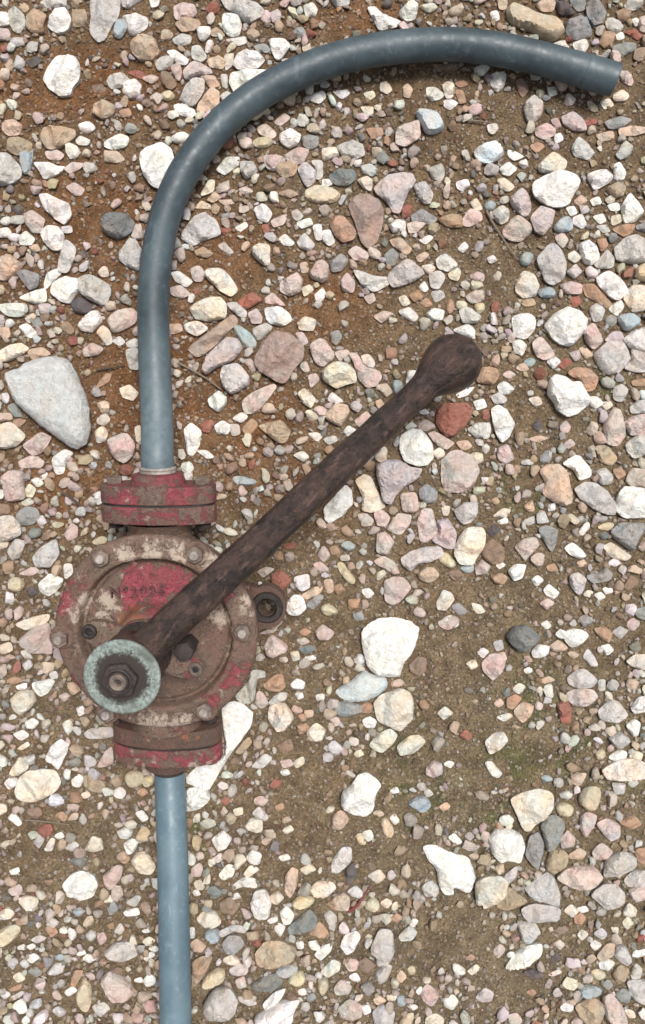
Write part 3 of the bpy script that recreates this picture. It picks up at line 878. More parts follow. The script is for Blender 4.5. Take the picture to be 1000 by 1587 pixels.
G|938,495 948,488 958,495 950,505 940,504
C|765,800 780,788 792,790 785,802
R|970,50 985,45 996,55 988,62
Y|250,144 262,138 271,148 260,155 250,150
P|28,890 50,878 59,885 48,892
P|478,582 490,579 495,588 482,601
S|625,135 632,129 640,138 635,150 626,148
T|432,301 448,294 462,302 448,308
O|150,598 162,580 172,580 168,592 152,600
W|735,622 750,618 755,630 740,635
Y|220,1208 235,1202 239,1212 225,1222
T|168,1212 180,1202 190,1210 180,1221
C|880,395 890,390 900,400 890,408 881,402
W|39,1120 50,1114 59,1120 52,1130 41,1129
W|788,232 800,235 812,242 798,248 789,242
T|180,1330 190,1320 201,1332 192,1340
G|898,958 910,952 918,965 905,971
S|250,46 260,44 268,52 262,59 250,59
O|706,140 718,141 722,158 712,160
W|488,455 500,446 505,455 500,465 490,464
C|378,1355 388,1342 402,1348 385,1360
W|516,140 542,138 541,145 530,152
W|982,1477 1009,1470 1006,1482 990,1483
W|20,1138 35,1132 45,1140 32,1148
N|142,132 160,130 165,140 150,144
G|455,48 468,42 475,55 462,60
P|395,1238 405,1234 416,1240 408,1249 396,1246
D|755,822 768,812 775,822 765,832
O|560,1095 570,1090 578,1095 575,1105 562,1105
C|465,1348 480,1340 490,1348 475,1356
O|69,1442 78,1434 89,1447 78,1454
W|848,560 860,552 869,560 858,571
W|508,620 515,608 532,622 520,625
C|978,1172 988,1166 998,1170 995,1180 982,1180
W|12,1268 22,1260 34,1275 28,1280
L|195,1400 212,1388 218,1392 210,1406
W|191,1415 212,1409 215,1420 195,1422
C|672,700 685,692 690,705 678,712
P|486,875 498,871 512,885 495,885
G|165,1408 175,1398 182,1412 170,1420
K|462,1005 480,1000 490,1005 475,1014
D|42,95 58,88 65,95 50,105
T|325,48 335,40 345,48 348,54 330,54
P|338,380 348,375 362,390 350,392
P|400,885 412,879 425,882 408,895
P|365,1520 378,1514 382,1530 370,1532
O|635,458 648,450 655,462 642,468
W|360,648 375,639 384,645 375,655
W|455,705 470,699 479,708 470,715
B|528,845 540,838 552,848 540,854
B|752,315 760,308 770,314 765,324 755,324
W|118,218 125,211 140,218 135,225 122,224
O|890,1422 900,1415 908,1422 902,1432 892,1430
W|532,670 540,660 552,666 545,678
C|931,156 945,152 952,162 938,168
L|920,1447 932,1438 941,1447 935,1456
P|378,558 388,555 398,570 390,575
L|435,91 462,89 468,92 450,100
G|895,962 910,955 920,960 910,970
S|898,540 908,538 920,550 908,555
P|838,935 850,928 860,935 848,945
C|948,335 962,332 965,342 950,349
Y|142,840 155,831 165,835 160,844 148,844
O|822,225 835,220 845,226 832,236
C|820,618 835,614 841,625 830,630
O|926,372 938,370 942,380 932,390
C|-6,840 12,838 10,848 -6,852
O|950,728 962,725 970,735 958,742
L|52,1305 60,1292 68,1302 60,1315
P|232,150 242,142 252,148 245,160
W|425,1441 432,1432 442,1438 435,1453
P|220,120 235,115 246,120 235,129
P|452,328 462,325 470,335 462,342 455,338
R|198,112 215,108 225,115 220,122
C|730,312 740,306 749,322 738,324
W|195,531 208,524 214,528 212,538 200,538
P|869,660 878,652 885,662 880,670 870,668
S|890,312 900,302 910,310 900,320
P|972,970 982,960 992,968 982,978
G|48,495 60,491 66,502 55,509
O|460,1125 475,1122 478,1132 465,1138
W|932,1002 945,999 952,1008 942,1016
C|68,1318 78,1300 85,1302 80,1319
P|885,1584 892,1577 902,1580 900,1596
Y|925,818 940,810 952,812 945,822
R|884,462 898,459 901,470 890,476
C|560,165 578,165 578,175 568,179
W|869,1560 878,1554 889,1560 885,1568 872,1566
S|321,308 332,295 342,305 330,312
W|708,611 725,602 735,600 725,612 712,616
C|732,935 745,938 752,948 742,951 735,945
W|755,195 768,192 772,200 765,208 758,205
C|468,445 480,440 486,448 472,458
W|562,1290 575,1286 579,1298 570,1304
C|654,412 668,409 675,415 665,425
W|144,765 155,762 158,778 150,782
L|765,996 778,992 781,1005 770,1009
C|965,1430 974,1421 982,1432 972,1441
Y|735,472 750,470 750,482 740,486
P|972,965 982,958 992,965 982,975
C|795,1068 805,1059 815,1065 805,1076
W|209,1262 220,1258 229,1270 220,1275
R|865,565 875,556 886,560 875,572
O|518,910 528,905 536,915 522,922
S|608,1058 620,1054 628,1060 620,1066 608,1066
L|101,1315 112,1304 122,1311 112,1320
W|695,1298 705,1292 716,1305 708,1309
W|920,335 935,331 940,342 930,346
C|618,462 628,458 636,470 625,475
W|560,915 572,912 580,920 570,928
B|714,879 735,876 735,885 722,888
L|81,1567 90,1561 102,1570 92,1577
G|42,1507 55,1501 64,1510 55,1516
W|825,898 835,892 844,900 832,909
C|302,320 312,309 325,316 325,321
S|770,1014 782,1011 786,1022 775,1028
O|185,172 200,168 204,178 190,182
C|455,1180 470,1172 472,1182 460,1190
W|760,18 772,15 775,28 765,32
O|10,1055 22,1049 35,1055 18,1062
P|150,1452 160,1446 165,1457 155,1466
B|615,1547 625,1543 630,1557 618,1560
W|305,698 320,698 332,708 320,710
L|502,680 518,675 524,682 510,689
Y|552,1295 562,1292 568,1308 558,1309
S|812,785 825,775 828,792 818,792
P|435,1178 450,1176 455,1184 440,1189
P|565,460 578,454 582,465 572,471
C|398,300 408,298 415,310 400,312
Y|922,1170 935,1160 939,1172 930,1178
L|972,1412 975,1402 986,1407 985,1421
W|41,1484 52,1477 62,1483 50,1492
W|128,1487 135,1480 150,1486 138,1494
L|342,115 352,115 352,135 345,132
W|942,318 958,314 962,325 948,326
C|20,1514 30,1507 39,1517 28,1523
C|722,1028 735,1022 740,1032 730,1038
S|768,1345 780,1340 782,1352 772,1358
D|825,660 835,650 842,660 835,668
C|770,1111 788,1105 794,1110 782,1118
S|465,408 476,406 478,420 468,422
S|645,398 658,390 665,395 652,406
C|478,672 490,670 500,675 492,684
G|548,952 560,948 565,960 552,962
L|12,1492 22,1484 29,1490 20,1502
O|511,849 522,846 528,858 515,860
W|48,745 58,740 68,749 58,755
P|370,292 382,288 392,295 378,301
S|820,680 835,675 850,679 832,685
L|55,802 65,799 71,810 60,815
W|878,322 890,319 895,330 885,334
C|450,1012 462,1010 465,1022 455,1025
W|650,371 665,364 672,368 660,378
L|925,350 940,348 946,358 935,360
W|740,1012 748,1004 758,1010 750,1020
D|18,322 28,315 35,322 28,332
C|758,1302 765,1292 765,1325 761,1320
L|132,1452 140,1443 148,1452 140,1461
P|855,185 865,182 871,195 862,198
L|928,1055 938,1054 938,1069 929,1070
C|725,1504 738,1494 744,1501 732,1510
W|175,528 185,521 194,530 185,536
S|615,1514 622,1504 630,1514 622,1523
N|862,1442 870,1434 882,1440 872,1448
W|849,136 860,135 864,145 852,149
O|85,1265 95,1259 104,1266 98,1274
L|48,1457 60,1450 72,1454 58,1462
W|860,208 870,205 874,215 862,221
D|40,912 50,910 56,920 45,925
L|35,1030 45,1022 50,1032 40,1040
O|605,1424 615,1416 625,1423 615,1430
W|915,310 928,305 932,315 920,319
C|220,1461 230,1454 240,1460 228,1468
C|564,144 578,140 582,148 572,154
Y|910,155 922,160 928,170 918,172
P|465,565 475,560 480,575 470,575
W|99,1540 110,1532 118,1538 105,1547
O|19,655 30,648 40,652 30,661
S|579,1550 588,1544 598,1552 585,1558
C|895,1448 902,1441 912,1447 902,1457
W|915,1464 922,1457 932,1464 922,1473
R|750,635 760,635 760,648 750,649
C|590,1400 600,1394 608,1400 600,1409
W|365,352 380,344 384,350 372,359
L|812,808 828,800 830,810 820,814
L|95,352 110,350 112,360 100,361
C|932,625 945,621 950,628 940,635
B|812,560 825,554 831,560 822,568
W|560,1562 572,1560 575,1570 565,1574
W|500,278 512,278 515,285 505,289 500,288
S|800,570 812,562 820,572 810,575
C|30,779 45,772 52,779 40,784
C|968,1564 982,1567 985,1577 975,1577
O|652,468 662,462 670,472 660,476
C|685,785 698,785 695,798 688,798
W|541,1514 552,1508 559,1520 548,1521
G|934,1527 942,1518 950,1527 942,1534
S|28,8 38,4 45,12 38,19
P|875,688 885,680 892,688 882,695
P|176,1447 185,1434 191,1444 185,1451
O|848,878 860,874 866,885 852,885
W|118,1098 128,1095 132,1105 122,1110
P|460,992 472,988 480,995 468,1000
S|45,380 58,379 62,388 50,390
W|292,1440 301,1438 302,1453 294,1454
W|710,385 720,375 726,382 718,391
R|906,186 922,184 926,190 910,194
L|112,1415 122,1409 131,1415 120,1422
C|38,492 50,485 55,490 45,500
S|339,309 360,308 362,314 348,316
S|838,1054 850,1048 860,1054 845,1059
P|780,580 790,574 800,580 790,586
W|604,1268 612,1262 619,1272 612,1278
O|705,129 718,125 725,132 712,136
C|32,1010 42,1008 50,1020 38,1019
C|362,1255 375,1252 376,1262 365,1264
S|681,1250 692,1244 698,1250 688,1258
P|90,1080 100,1075 108,1080 98,1088
N|172,1510 180,1501 189,1504 182,1514
L|898,320 910,320 912,328 902,332
W|222,1487 232,1478 240,1482 228,1492
R|440,845 455,841 460,848 445,851
C|322,1335 332,1330 335,1340 325,1345
L|15,1547 32,1538 38,1540 22,1551
B|112,1414 122,1410 131,1414 120,1422
W|922,922 932,918 939,925 930,931
G|475,1550 485,1542 490,1550 480,1557
W|650,445 658,436 664,448 658,452
C|859,1462 868,1457 875,1464 868,1471
S|472,1102 485,1101 485,1110 475,1112
O|212,1228 222,1222 229,1229 220,1235
L|75,1045 85,1041 89,1050 80,1055
C|438,1285 450,1278 455,1285 445,1291
O|425,860 435,855 440,865 430,868
W|432,1328 445,1324 450,1331 438,1335
O|464,980 472,974 482,979 472,986
B|839,1205 850,1202 858,1210 845,1212
W|935,912 948,910 950,918 940,921
S|766,1090 775,1082 781,1091 772,1096
W|755,400 765,396 771,404 760,408
L|30,1494 38,1488 45,1496 38,1502
R|406,350 415,348 418,358 410,362
W|24,1064 40,1059 40,1068 28,1069
W|839,968 848,962 855,970 848,975
W|15,1350 28,1345 30,1354 18,1356
R|341,355 350,350 358,355 348,362
W|629,661 638,654 646,661 632,666
S|112,1262 120,1262 118,1271 104,1272
L|122,1272 128,1262 134,1272 129,1279
R|342,1241 350,1236 359,1241 350,1248
L|975,1215 985,1210 992,1215 982,1222
D|855,1487 862,1477 869,1484 860,1492
C|302,1265 309,1262 309,1275 298,1275
Y|632,1504 640,1497 645,1507 638,1512
Y|80,812 90,809 100,812 88,819
W|850,782 860,780 860,790 850,792
P|402,982 418,975 430,974 422,981
C|600,1542 615,1542 612,1550 602,1550
S|405,1305 415,1298 421,1302 412,1311
W|955,52 965,49 968,58 958,61
D|120,392 130,388 136,395 128,400
C|549,1169 558,1162 564,1170 555,1175
C|318,1360 325,1356 325,1370 315,1370
W|895,1408 908,1405 912,1412 902,1415
W|490,1078 502,1076 502,1085 492,1086
W|459,1462 470,1462 470,1472 462,1472
R|295,450 308,444 312,448 300,456
S|880,1012 890,1010 898,1016 888,1020
W|415,1427 428,1420 430,1428 420,1432
P|528,862 540,860 542,868 530,869
W|688,1184 695,1179 704,1182 698,1190
W|35,1580 42,1572 48,1580 40,1586
C|28,1160 42,1150 46,1155 35,1162
W|635,1432 640,1423 648,1426 642,1436
S|895,872 905,868 910,875 900,879
L|658,1228 665,1224 672,1232 662,1236
C|850,1510 865,1502 870,1507 858,1512
C|160,1395 170,1388 174,1398 162,1399
C|905,922 912,915 920,918 915,926
W|772,808 785,802 788,810 778,812
W|979,32 986,29 992,35 985,42
W|85,1295 95,1290 99,1298 89,1301
W|462,1537 472,1534 475,1543 465,1544
C|125,1232 135,1228 139,1235 130,1239
W|980,1482 985,1472 992,1477 990,1484
O|462,1110 470,1106 475,1115 468,1118
W|358,1390 368,1385 372,1392 362,1396
W|435,1195 445,1191 450,1198 440,1201
W|1,1542 10,1537 16,1542 8,1548
O|816,1537 825,1533 831,1538 825,1544
O|428,1248 438,1244 440,1252 430,1255
O|15,1534 32,1526 32,1532 20,1537
W|60,740 72,732 72,740 62,745
W|458,1075 468,1074 470,1081 462,1084
B|85,1484 95,1480 99,1487 90,1490
W|472,1019 485,1016 490,1021 480,1024
W|230,1472 240,1468 245,1474 238,1478
W|645,1537 652,1530 658,1536 650,1542
W|605,1226 615,1220 619,1228 610,1230
O|762,775 770,771 775,778 768,782
W|812,1038 822,1034 825,1041 816,1044
C|608,1402 615,1397 616,1408 608,1410
W|770,876 778,872 784,876 775,882
S|438,1270 445,1265 452,1270 442,1275
O|722,1482 730,1477 736,1482 730,1487
C|950,1444 948,1437 958,1438 958,1447
W|650,638 660,634 665,641 655,642
W|220,1444 230,1440 239,1444 225,1447
W|298,1384 305,1380 310,1388 302,1390
W|42,1466 52,1462 56,1467 48,1471
W|28,1467 38,1463 40,1471 30,1471
W|118,1480 128,1474 132,1480 122,1483
W|208,1520 218,1517 220,1524 210,1524
""".strip().split('\n')


def seg_dist(P, Q):
    A, B = Q, np.roll(Q, -1, 0)
    AB = B - A
    t = ((P[:, None, :] - A[None]) * AB[None]).sum(2) / np.maximum((AB ** 2).sum(1), 1e-12)[None]
    t = np.clip(t, 0, 1)
    D = P[:, None, :] - (A[None] + t[..., None] * AB[None])
    return np.sqrt((D ** 2).sum(2)).min(1)


def inside(P, Q):
    x, y = P[:, 0], P[:, 1]
    r = np.zeros(len(P), bool)
    for i in range(len(Q)):
        x1, y1 = Q[i - 1]; x2, y2 = Q[i]
        k = (y1 > y) != (y2 > y)
        r ^= k & (x < (x2 - x1) * (y - y1) / ((y2 - y1) if y2 != y1 else 1e-9) + x1)
    return r


def stone(poly, code, seed, fine):
    """outline (photo pixels) -> rounded, faceted, half-buried stone; returns verts, tris, colours, (cx, cy, half width)"""
    R = np.random.default_rng(seed)
    Q = np.array(poly, float)
    area = 0.5 * abs(sum(Q[i - 1][0] * Q[i][1] - Q[i][0] * Q[i - 1][1] for i in range(len(Q))))
    sp = (1.9 if area > 250 else 2.3) + 0.020 * math.sqrt(area)
    if not fine: sp *= 1.25
    k = R.uniform(.09, .17) if code not in 'YBJ' else .24
    for it in range(2):                                        # knock the corners off
        nxt = np.roll(Q, -1, 0)
        Q = np.stack([Q * (1 - k) + nxt * k, Q * k + nxt * (1 - k)], 1).reshape(-1, 2)
        k = .22
    a1 = 0.5 * abs((Q[:, 0] * np.roll(Q[:, 1], -1) - np.roll(Q[:, 0], -1) * Q[:, 1]).sum())
    c0 = Q.mean(0)
    Q = c0 + (Q - c0) * (math.sqrt(area / a1) + 2.0 / math.sqrt(area))   # outlines were read a touch inside the edge
    seg = np.roll(Q, -1, 0) - Q
    L = np.sqrt((seg ** 2).sum(1)); cum = np.concatenate([[0], np.cumsum(L)])
    n = max(9, int(cum[-1] / sp))
    s = (np.arange(n) + 0.5) / n * cum[-1]
    i = np.clip(np.searchsorted(cum, s, 'right') - 1, 0, len(Q) - 1)
    B = Q[i] + seg[i] * ((s - cum[i]) / np.maximum(L[i], 1e-9))[:, None]
    ctr = B.mean(0)
    amp = 0.055 * math.sqrt(area)
    dn = np.array([noise.noise(Vector((p[0] * .11 + seed, p[1] * .11, seed * .7))) * .7 + noise.noise(Vector((p[0] * .33, p[1] * .33, seed * 1.7))) * .35 for p in B])
    dv = B - ctr; dv /= np.maximum(np.sqrt((dv ** 2).sum(1)), 1e-6)[:, None]
    B = B + dv * (dn * amp * .55)[:, None]
    lo, hi = B.min(0), B.max(0)
    ys = np.arange(lo[1], hi[1], sp * .87)
    P = np.array([(x + (sp / 2 if j % 2 else 0), y) for j, y in enumerate(ys) for x in np.arange(lo[0], hi[0], sp)]).reshape(-1, 2)
    P = P + R.uniform(-.22, .22, P.shape) * sp
    P = P[inside(P, B)]
    dP = seg_dist(P, B) if len(P) else np.zeros(0)
    keep = dP > sp * .55
    P, dP = P[keep], dP[keep]
    if len(P) == 0: P, dP = ctr[None], seg_dist(ctr[None], B)
    dm = max(dP.max(), .3 * math.sqrt(area))
    sc = H / F
    hfac = R.uniform(1.3, 1.9) * (1.0 if dm < 16 else (16 / dm) ** .45)
    if code == 'N': hfac *= .6
    h = dm * hfac * sc
    zc = .40 * h
    V2 = [Vector(p) for p in B] + [Vector(p) for p in P]
    nb = len(B)
    res = geometry.delaunay_2d_cdt(V2, [(j, (j + 1) % nb) for j in range(nb)], [], 1, 1e-5)
    vv = np.array([tuple(p) for p in res[0]]); tris = [f for f in res[2] if len(f) == 3]
    T = np.array(tris, int)
    d = seg_dist(vv, B)
    bnd = np.array([any(o < nb for o in lst) for lst in res[3]])
    d[bnd] = 0
    t = np.clip(d / dm, 0, 1)
    pw = R.uniform(1.7, 2.6)
    z = zc + (h - zc) * (1 - (1 - t) ** pw) ** .55
    rel = (vv - ctr) * sc; rad = dm * sc
    m = 1 if code == 'H' else (R.integers(4, 8) if code not in 'YBJ' else 2)
    a0 = R.uniform(0, 6.28)
    for j in range(m):                                         # flat fracture faces
        if j == 0: sl, off, top = R.uniform(.02, .30), 0.0, R.uniform(.78, .92)
        else: sl, off, top = R.uniform(.35, 1.2), R.uniform(.05, .55) * rad, R.uniform(.74, .95)
        a = a0 + j * 6.28 / m * R.uniform(.7, 1.3)
        pl = h * top - sl * (rel[:, 0] * math.cos(a) + rel[:, 1] * math.sin(a) - off)
        z = np.where(bnd, z, np.minimum(z, np.maximum(pl, zc * 1.12)))
    nz = np.array([noise.noise(Vector((p[0] * .13, p[1] * .13, seed * 3.1))) + .55 * noise.noise(Vector((p[0] * .34, p[1] * .34, seed * 2.3))) for p in vv])
    nz2 = np.array([noise.noise(Vector((p[0] * .8, p[1] * .8, seed * 1.3))) for p in vv])
    z = z + (nz + .5 * nz2) * h * .115 * {'H': .28, 'J': .35, 'B': .45, 'Y': .5}.get(code, 1.0) * (1.0 if area < 900 else (900 / area) ** .35) * np.where(bnd, .3, 1)
    s_ = (H - zc) / F
    x3 = (vv[:, 0] - 500) * s_; y3 = -(vv[:, 1] - 793.5) * s_
    g = float(ground_z(np.array([x3.mean()]), np.array([y3.mean()]))[0])
    g -= R.uniform(0, .22) * h                                  # some sit deeper in the earth
    V = np.stack([x3, y3, z + g], 1)
    T = T[:, ::-1]                                             # the y axis was flipped
    # skirt: the sides turn under towards the soil
    loop = [next(j for j, lst in enumerate(res[3]) if q in lst) for q in range(nb)]
    cx, cy = x3.mean(), y3.mean()
    base = len(V); rings = [np.array(loop)]
    vs_, ts_ = [V], [T]
    for f_, zz in ((.965, .12 * h), (.84, -.18 * h), (.62, -.45 * h)):
        ring = V[loop].copy()
        ring[:, 0] = cx + (ring[:, 0] - cx) * f_; ring[:, 1] = cy + (ring[:, 1] - cy) * f_; ring[:, 2] = zz + g
        rings.append(np.arange(base, base + nb)); base += nb; vs_.append(ring)
    for r0, r1 in zip(rings[:-1], rings[1:]):
        n0, n1 = np.roll(r0, -1), np.roll(r1, -1)
        ts_ += [np.stack([r0, n0, r1], 1), np.stack([n0, n1, r1], 1)]
    V = np.concatenate(vs_); T = np.concatenate(ts_)
    # consistent outward winding for the skirt
    col = np.array(PAL[code]) * (1.0 if code == 'X' else R.uniform(.88, 1.08)) * (1 + R.uniform(-1, 1, 3) * (.010 if code == 'X' else .028))
    C = np.repeat(col[None], len(V), 0)
    warm = np.array([noise.noise(Vector((p[0] * 60 + seed, p[1] * 60, seed))) for p in V])
    tint = {'X': (.03, .005, -.04), 'W': (.045, .01, -.045), 'L': (.045, .0, -.04), 'P': (.10, -.04, -.04), 'C': (.10, -.01, -.12), 'H': (.03, 0, -.02)}.get(code, (.08, -.01, -.07))
    C = np.clip(C * (1 + warm[:, None] * np.array(tint)[None] * 1.6), .01, .87)
    return V, T, C, (ctr, dm, area)


occ_w, occ_h, OM = 1400, 1990, 200                             # which photo pixels are already taken (with a margin round the frame)
occ = np.zeros((occ_h, occ_w), np.uint8)


def mark(Q, grow=0.0):
    Q = np.array(Q, float) + OM
    c = Q.mean(0); Q = c + (Q - c) * (1 + grow)
    x0, y0 = np.maximum(np.floor(Q.min(0)).astype(int), 0); x1, y1 = np.ceil(Q.max(0)).astype(int) + 1
    x1, y1 = min(x1, occ_w), min(y1, occ_h)
    if x1 <= x0 or y1 <= y0: return
    g = np.stack(np.meshgrid(np.arange(x0, x1), np.arange(y0, y1)), -1).reshape(-1, 2).astype(float)
    k = inside(g, Q).reshape(y1 - y0, x1 - x0)
    occ[y0:y1, x0:x1][k] = 1


BRIGHT = ('dazzling', 'glowing', 'bright white', 'biggest white', 'long white bone', 'big chunky', 'round glossy', 'big cream-white angular', 'big white lumpy', 'big pale white', 'lumpy white', 'smooth bright', 'big angular cream-white')
M_BRIGHT = stone_material('quartz_white', .10, .08)
small_V, small_T, small_C, nsv = [], [], [], 0
for si, line in enumerate(STONES):
    parts = line.split('|')
    poly = [tuple(map(int, q.split(','))) for q in parts[1].split()]
    if len(parts) > 2 and parts[0] in 'WC' and parts[2].startswith(BRIGHT): parts[0] = 'X'
    if len(parts) > 2 and parts[0] == 'B' and parts[2].startswith(('smooth bluish-white', 'smooth pale blue', 'smooth blue-grey stone')): parts[0] = 'J'
    V, T, C, info = stone(poly, parts[0], si + 1, len(parts) > 2)
    mark(poly, .05)
    if len(parts) > 2:
        o0 = np.array([V[:, 0].mean(), V[:, 1].mean(), 0.0])
        kind = 'pebble' if info[2] < 620 else 'stone'
        me = fast_mesh(kind, V - o0, T, C, sharp=27)
        o = link(kind, me, M_BRIGHT if parts[0] == 'X' else M_BAND if parts[0] in 'PMQKG' or si % 5 == 0 else M_STONE)
        o.location = o0
        tag(o, parts[2], kind, 'loose stones in the gravel')
    else:
        small_V.append(V); small_T.append(T + nsv); small_C.append(C); nsv += len(V)

# ------------------------------------------------------------------ small pebbles and grit, too many to count


def ico(sub):
    bm = bmesh.new(); bmesh.ops.create_icosphere(bm, subdivisions=sub, radius=1.0)
    bm.verts.index_update()
    v = np.array([tuple(p.co) for p in bm.verts]); t = np.array([[q.index for q in f.verts] for f in bm.faces]); bm.free()
    return v, t


def rock_templates(sub, n, cuts, seed):
    R = np.random.default_rng(seed); out = []
    v0, t0 = ico(sub)
    for _ in range(n):
        v = v0.copy()
        for _c in range(cuts):
            nrm = R.normal(size=3); nrm /= np.linalg.norm(nrm)
            v -= np.maximum(v @ nrm - R.uniform(.45, .8), 0)[:, None] * nrm[None]
        v *= 1 + R.normal(0, .05, (len(v), 1))
        v *= np.array([1.0, R.uniform(.6, 1), R.uniform(.45, .8)])
        out.append(v / np.abs(v[:, :2]).max())
    return out, t0


def scatter(P, r, cols, temps, tris, lift, tilt, seed):
    """P (n,2) metres, r radii; one big mesh"""
    R = np.random.default_rng(seed)
    n = len(P); k = R.integers(0, len(temps), n)
    tv = np.stack(temps)[k] * r[:, None, None]
    a = R.uniform(0, 6.283, n); b = R.normal(0, tilt, n)
    ca, sa, cb, sb = np.cos(a), np.sin(a), np.cos(b), np.sin(b)
    x, y, z = tv[..., 0], tv[..., 1], tv[..., 2]
    y2 = y * cb[:, None] - z * sb[:, None]; z2 = y * sb[:, None] + z * cb[:, None]
    x3 = x * ca[:, None] - y2 * sa[:, None]; y3 = x * sa[:, None] + y2 * ca[:, None]
    V = np.stack([x3 + P[:, 0:1], y3 + P[:, 1:2], z2 + (ground_z(P[:, 0], P[:, 1]) + lift * r)[:, None]], -1)
    m = V.shape[1]
    T = (tris[None] + (np.arange(n) * m)[:, None, None]).reshape(-1, 3)
    C = np.repeat(cols, m, 0)
    return V.reshape(-1, 3), T, C


BARE = [(95, 150, 90, 60), (150, 65, 70, 30), (150, 340, 60, 60), (640, 130, 90, 40), (700, 210, 70, 50), (900, 190, 70, 40), (790, 180, 50, 40), (560, 500, 110, 50),
        (720, 380, 60, 60), (790, 430, 40, 60), (820, 640, 60, 60), (440, 830, 60, 80), (180, 600, 50, 80), (330, 650, 60, 60), (500, 970, 60, 60),
        (690, 1060, 130, 150), (730, 1150, 130, 100), (600, 1200, 90, 60), (470, 1200, 70, 60), (830, 1180, 60, 60), (460, 1260, 90, 80), (560, 1300, 80, 60), (720, 1240, 60, 50), (640, 1460, 60, 60),
        (700, 1440, 60, 60), (800, 1520, 70, 50), (60, 1340, 70, 40), (830, 900, 90, 60), (720, 900, 60, 50), (130, 1300, 50, 30), (400, 1340, 50, 40), (380, 400, 90, 30), (560, 30, 60, 30)]


def candidates(n, seed):
    R = np.random.default_rng(seed)
    return np.stack([R.uniform(-OM, 1000 + OM, n), R.uniform(-OM, 1587 + OM, n)], 1), R


PCOL = 'WWWWWWWCCCCCCPPPPPPSSSSTTTLLLLLGONNYMWCLPSTWCLPSTWCLPGRWCLPSWCLPSTMK'
GCOL = 'TTTSSSNNNPPCCWWOOGGYYLMRK'


def colours(codes, P, seed, earth):
    R = np.random.default_rng(seed)
    base = np.array([PAL[c] for c in codes]) * R.uniform(.75, 1.08, (len(codes), 1)) * (1 + R.normal(0, .04, (len(codes), 3)))
    soil = soil_colour(P[:, 0], P[:, 1]) * R.uniform(.7, 2.1, (len(codes), 1))
    w = np.clip(earth + R.normal(0, .2, len(codes)), 0, 1)[:, None]
    return np.clip(base * (1 - w) + soil * w, .015, .82)


# larger stones beyond the frame, so that the gravel goes on
cand, R = candidates(1500, 21)
out = (cand[:, 0] < -8) | (cand[:, 0] > 1008) | (cand[:, 1] < -10) | (cand[:, 1] > 1597)
acc, rr = [], []
for q, r in zip(cand[out], R.gamma(3.0, 4.2, out.sum()) + 6):
    r = min(r, 34)
    if (q[0] > -r * 1.2 and q[0] < 1000 + r * 1.2 and q[1] > -r * 1.2 and q[1] < 1587 + r * 1.2): continue
    x, y = int(q[0] + OM), int(q[1] + OM)
    k = int(r * .8)
    if occ[max(0, y - k):y + k + 1, max(0, x - k):x + k + 1].any(): continue
    th = np.linspace(0, 6.283, 10)[:-1]
    mark(np.stack([q[0] + np.cos(th) * r, q[1] + np.sin(th) * r], 1)); acc.append(q); rr.append(r)
acc, rr = np.array(acc), np.array(rr)
BP = np.stack([(acc[:, 0] - 500) * H / F, -(acc[:, 1] - 793.5) * H / F], 1)
temps2, tri2 = rock_templates(3, 14, 9, 5)
cod = [PCOL[i] for i in R.integers(0, len(PCOL), len(BP))]
v, t, c = scatter(BP, rr * H / F, colours(cod, BP, 1, .05), temps2, tri2, .15, .3, 6)
small_V.append(v); small_T.append(t + nsv); small_C.append(c); nsv += len(v)

# pebbles of 3 to 9 pixels between the drawn stones
cand, R = candidates(60000, 31)
bare = blobs(cand[:, 0], cand[:, 1], BARE)
rad = np.clip(R.gamma(2.3, 1.75, len(cand)) + 2.2, 2.2, 12.5)
rad = np.where(R.random(len(cand)) < bare * .9, np.minimum(rad, 2.6), rad)
order = np.argsort(-rad)
acc, rr = [], []
PEB_MAX = 14000
for j in order:
    q, r = cand[j], rad[j]
    if R.random() < bare[j] * .85 or R.random() > 0.04 + 1.15 * vn(q[0], q[1], 1 / 60.0, 5): continue
    x, y = int(q[0] + OM), int(q[1] + OM)
    k = max(1, int(r * .55))
    if occ[max(0, y - k):y + k + 1, max(0, x - k):x + k + 1].any(): continue
    yy, xx = np.ogrid[-k:k + 1, -k:k + 1]
    sub = occ[max(0, y - k):y + k + 1, max(0, x - k):x + k + 1]
    sub[:] = 1
    acc.append(q); rr.append(r)
    if len(acc) >= PEB_MAX: break
acc, rr = np.array(acc), np.array(rr)
PP = np.stack([(acc[:, 0] - 500) * H / F, -(acc[:, 1] - 793.5) * H / F], 1)
temps1, tri1 = rock_templates(2, 40, 8, 8)
cod = [PCOL[i] for i in R.integers(0, len(PCOL), len(PP))]
cc = (.60 + .034 * rr)[:, None] * colours(cod, PP, 2, np.clip(.60 - .065 * rr, .06, .5) + .35 * blobs(acc[:, 0], acc[:, 1], BARE))
tempsL, triL = rock_templates(1, 40, 4, 18)
for sel, tm, tr in ((rr >= 3.6, temps1, tri1), (rr < 3.6, tempsL, triL)):
    v, t, c = scatter(PP[sel], rr[sel] * H / F, cc[sel], tm, tr, .38, .35, 9)
    small_V.append(v); small_T.append(t + nsv); small_C.append(c); nsv += len(v)
peb = link('pebbles', fast_mesh('pebbles', np.concatenate(small_V), np.concatenate(small_T), np.concatenate(small_C), sharp=42), M_PEB)
tag(peb, 'small mixed pebbles filling the gaps between the larger stones', 'pebbles', kind='stuff')

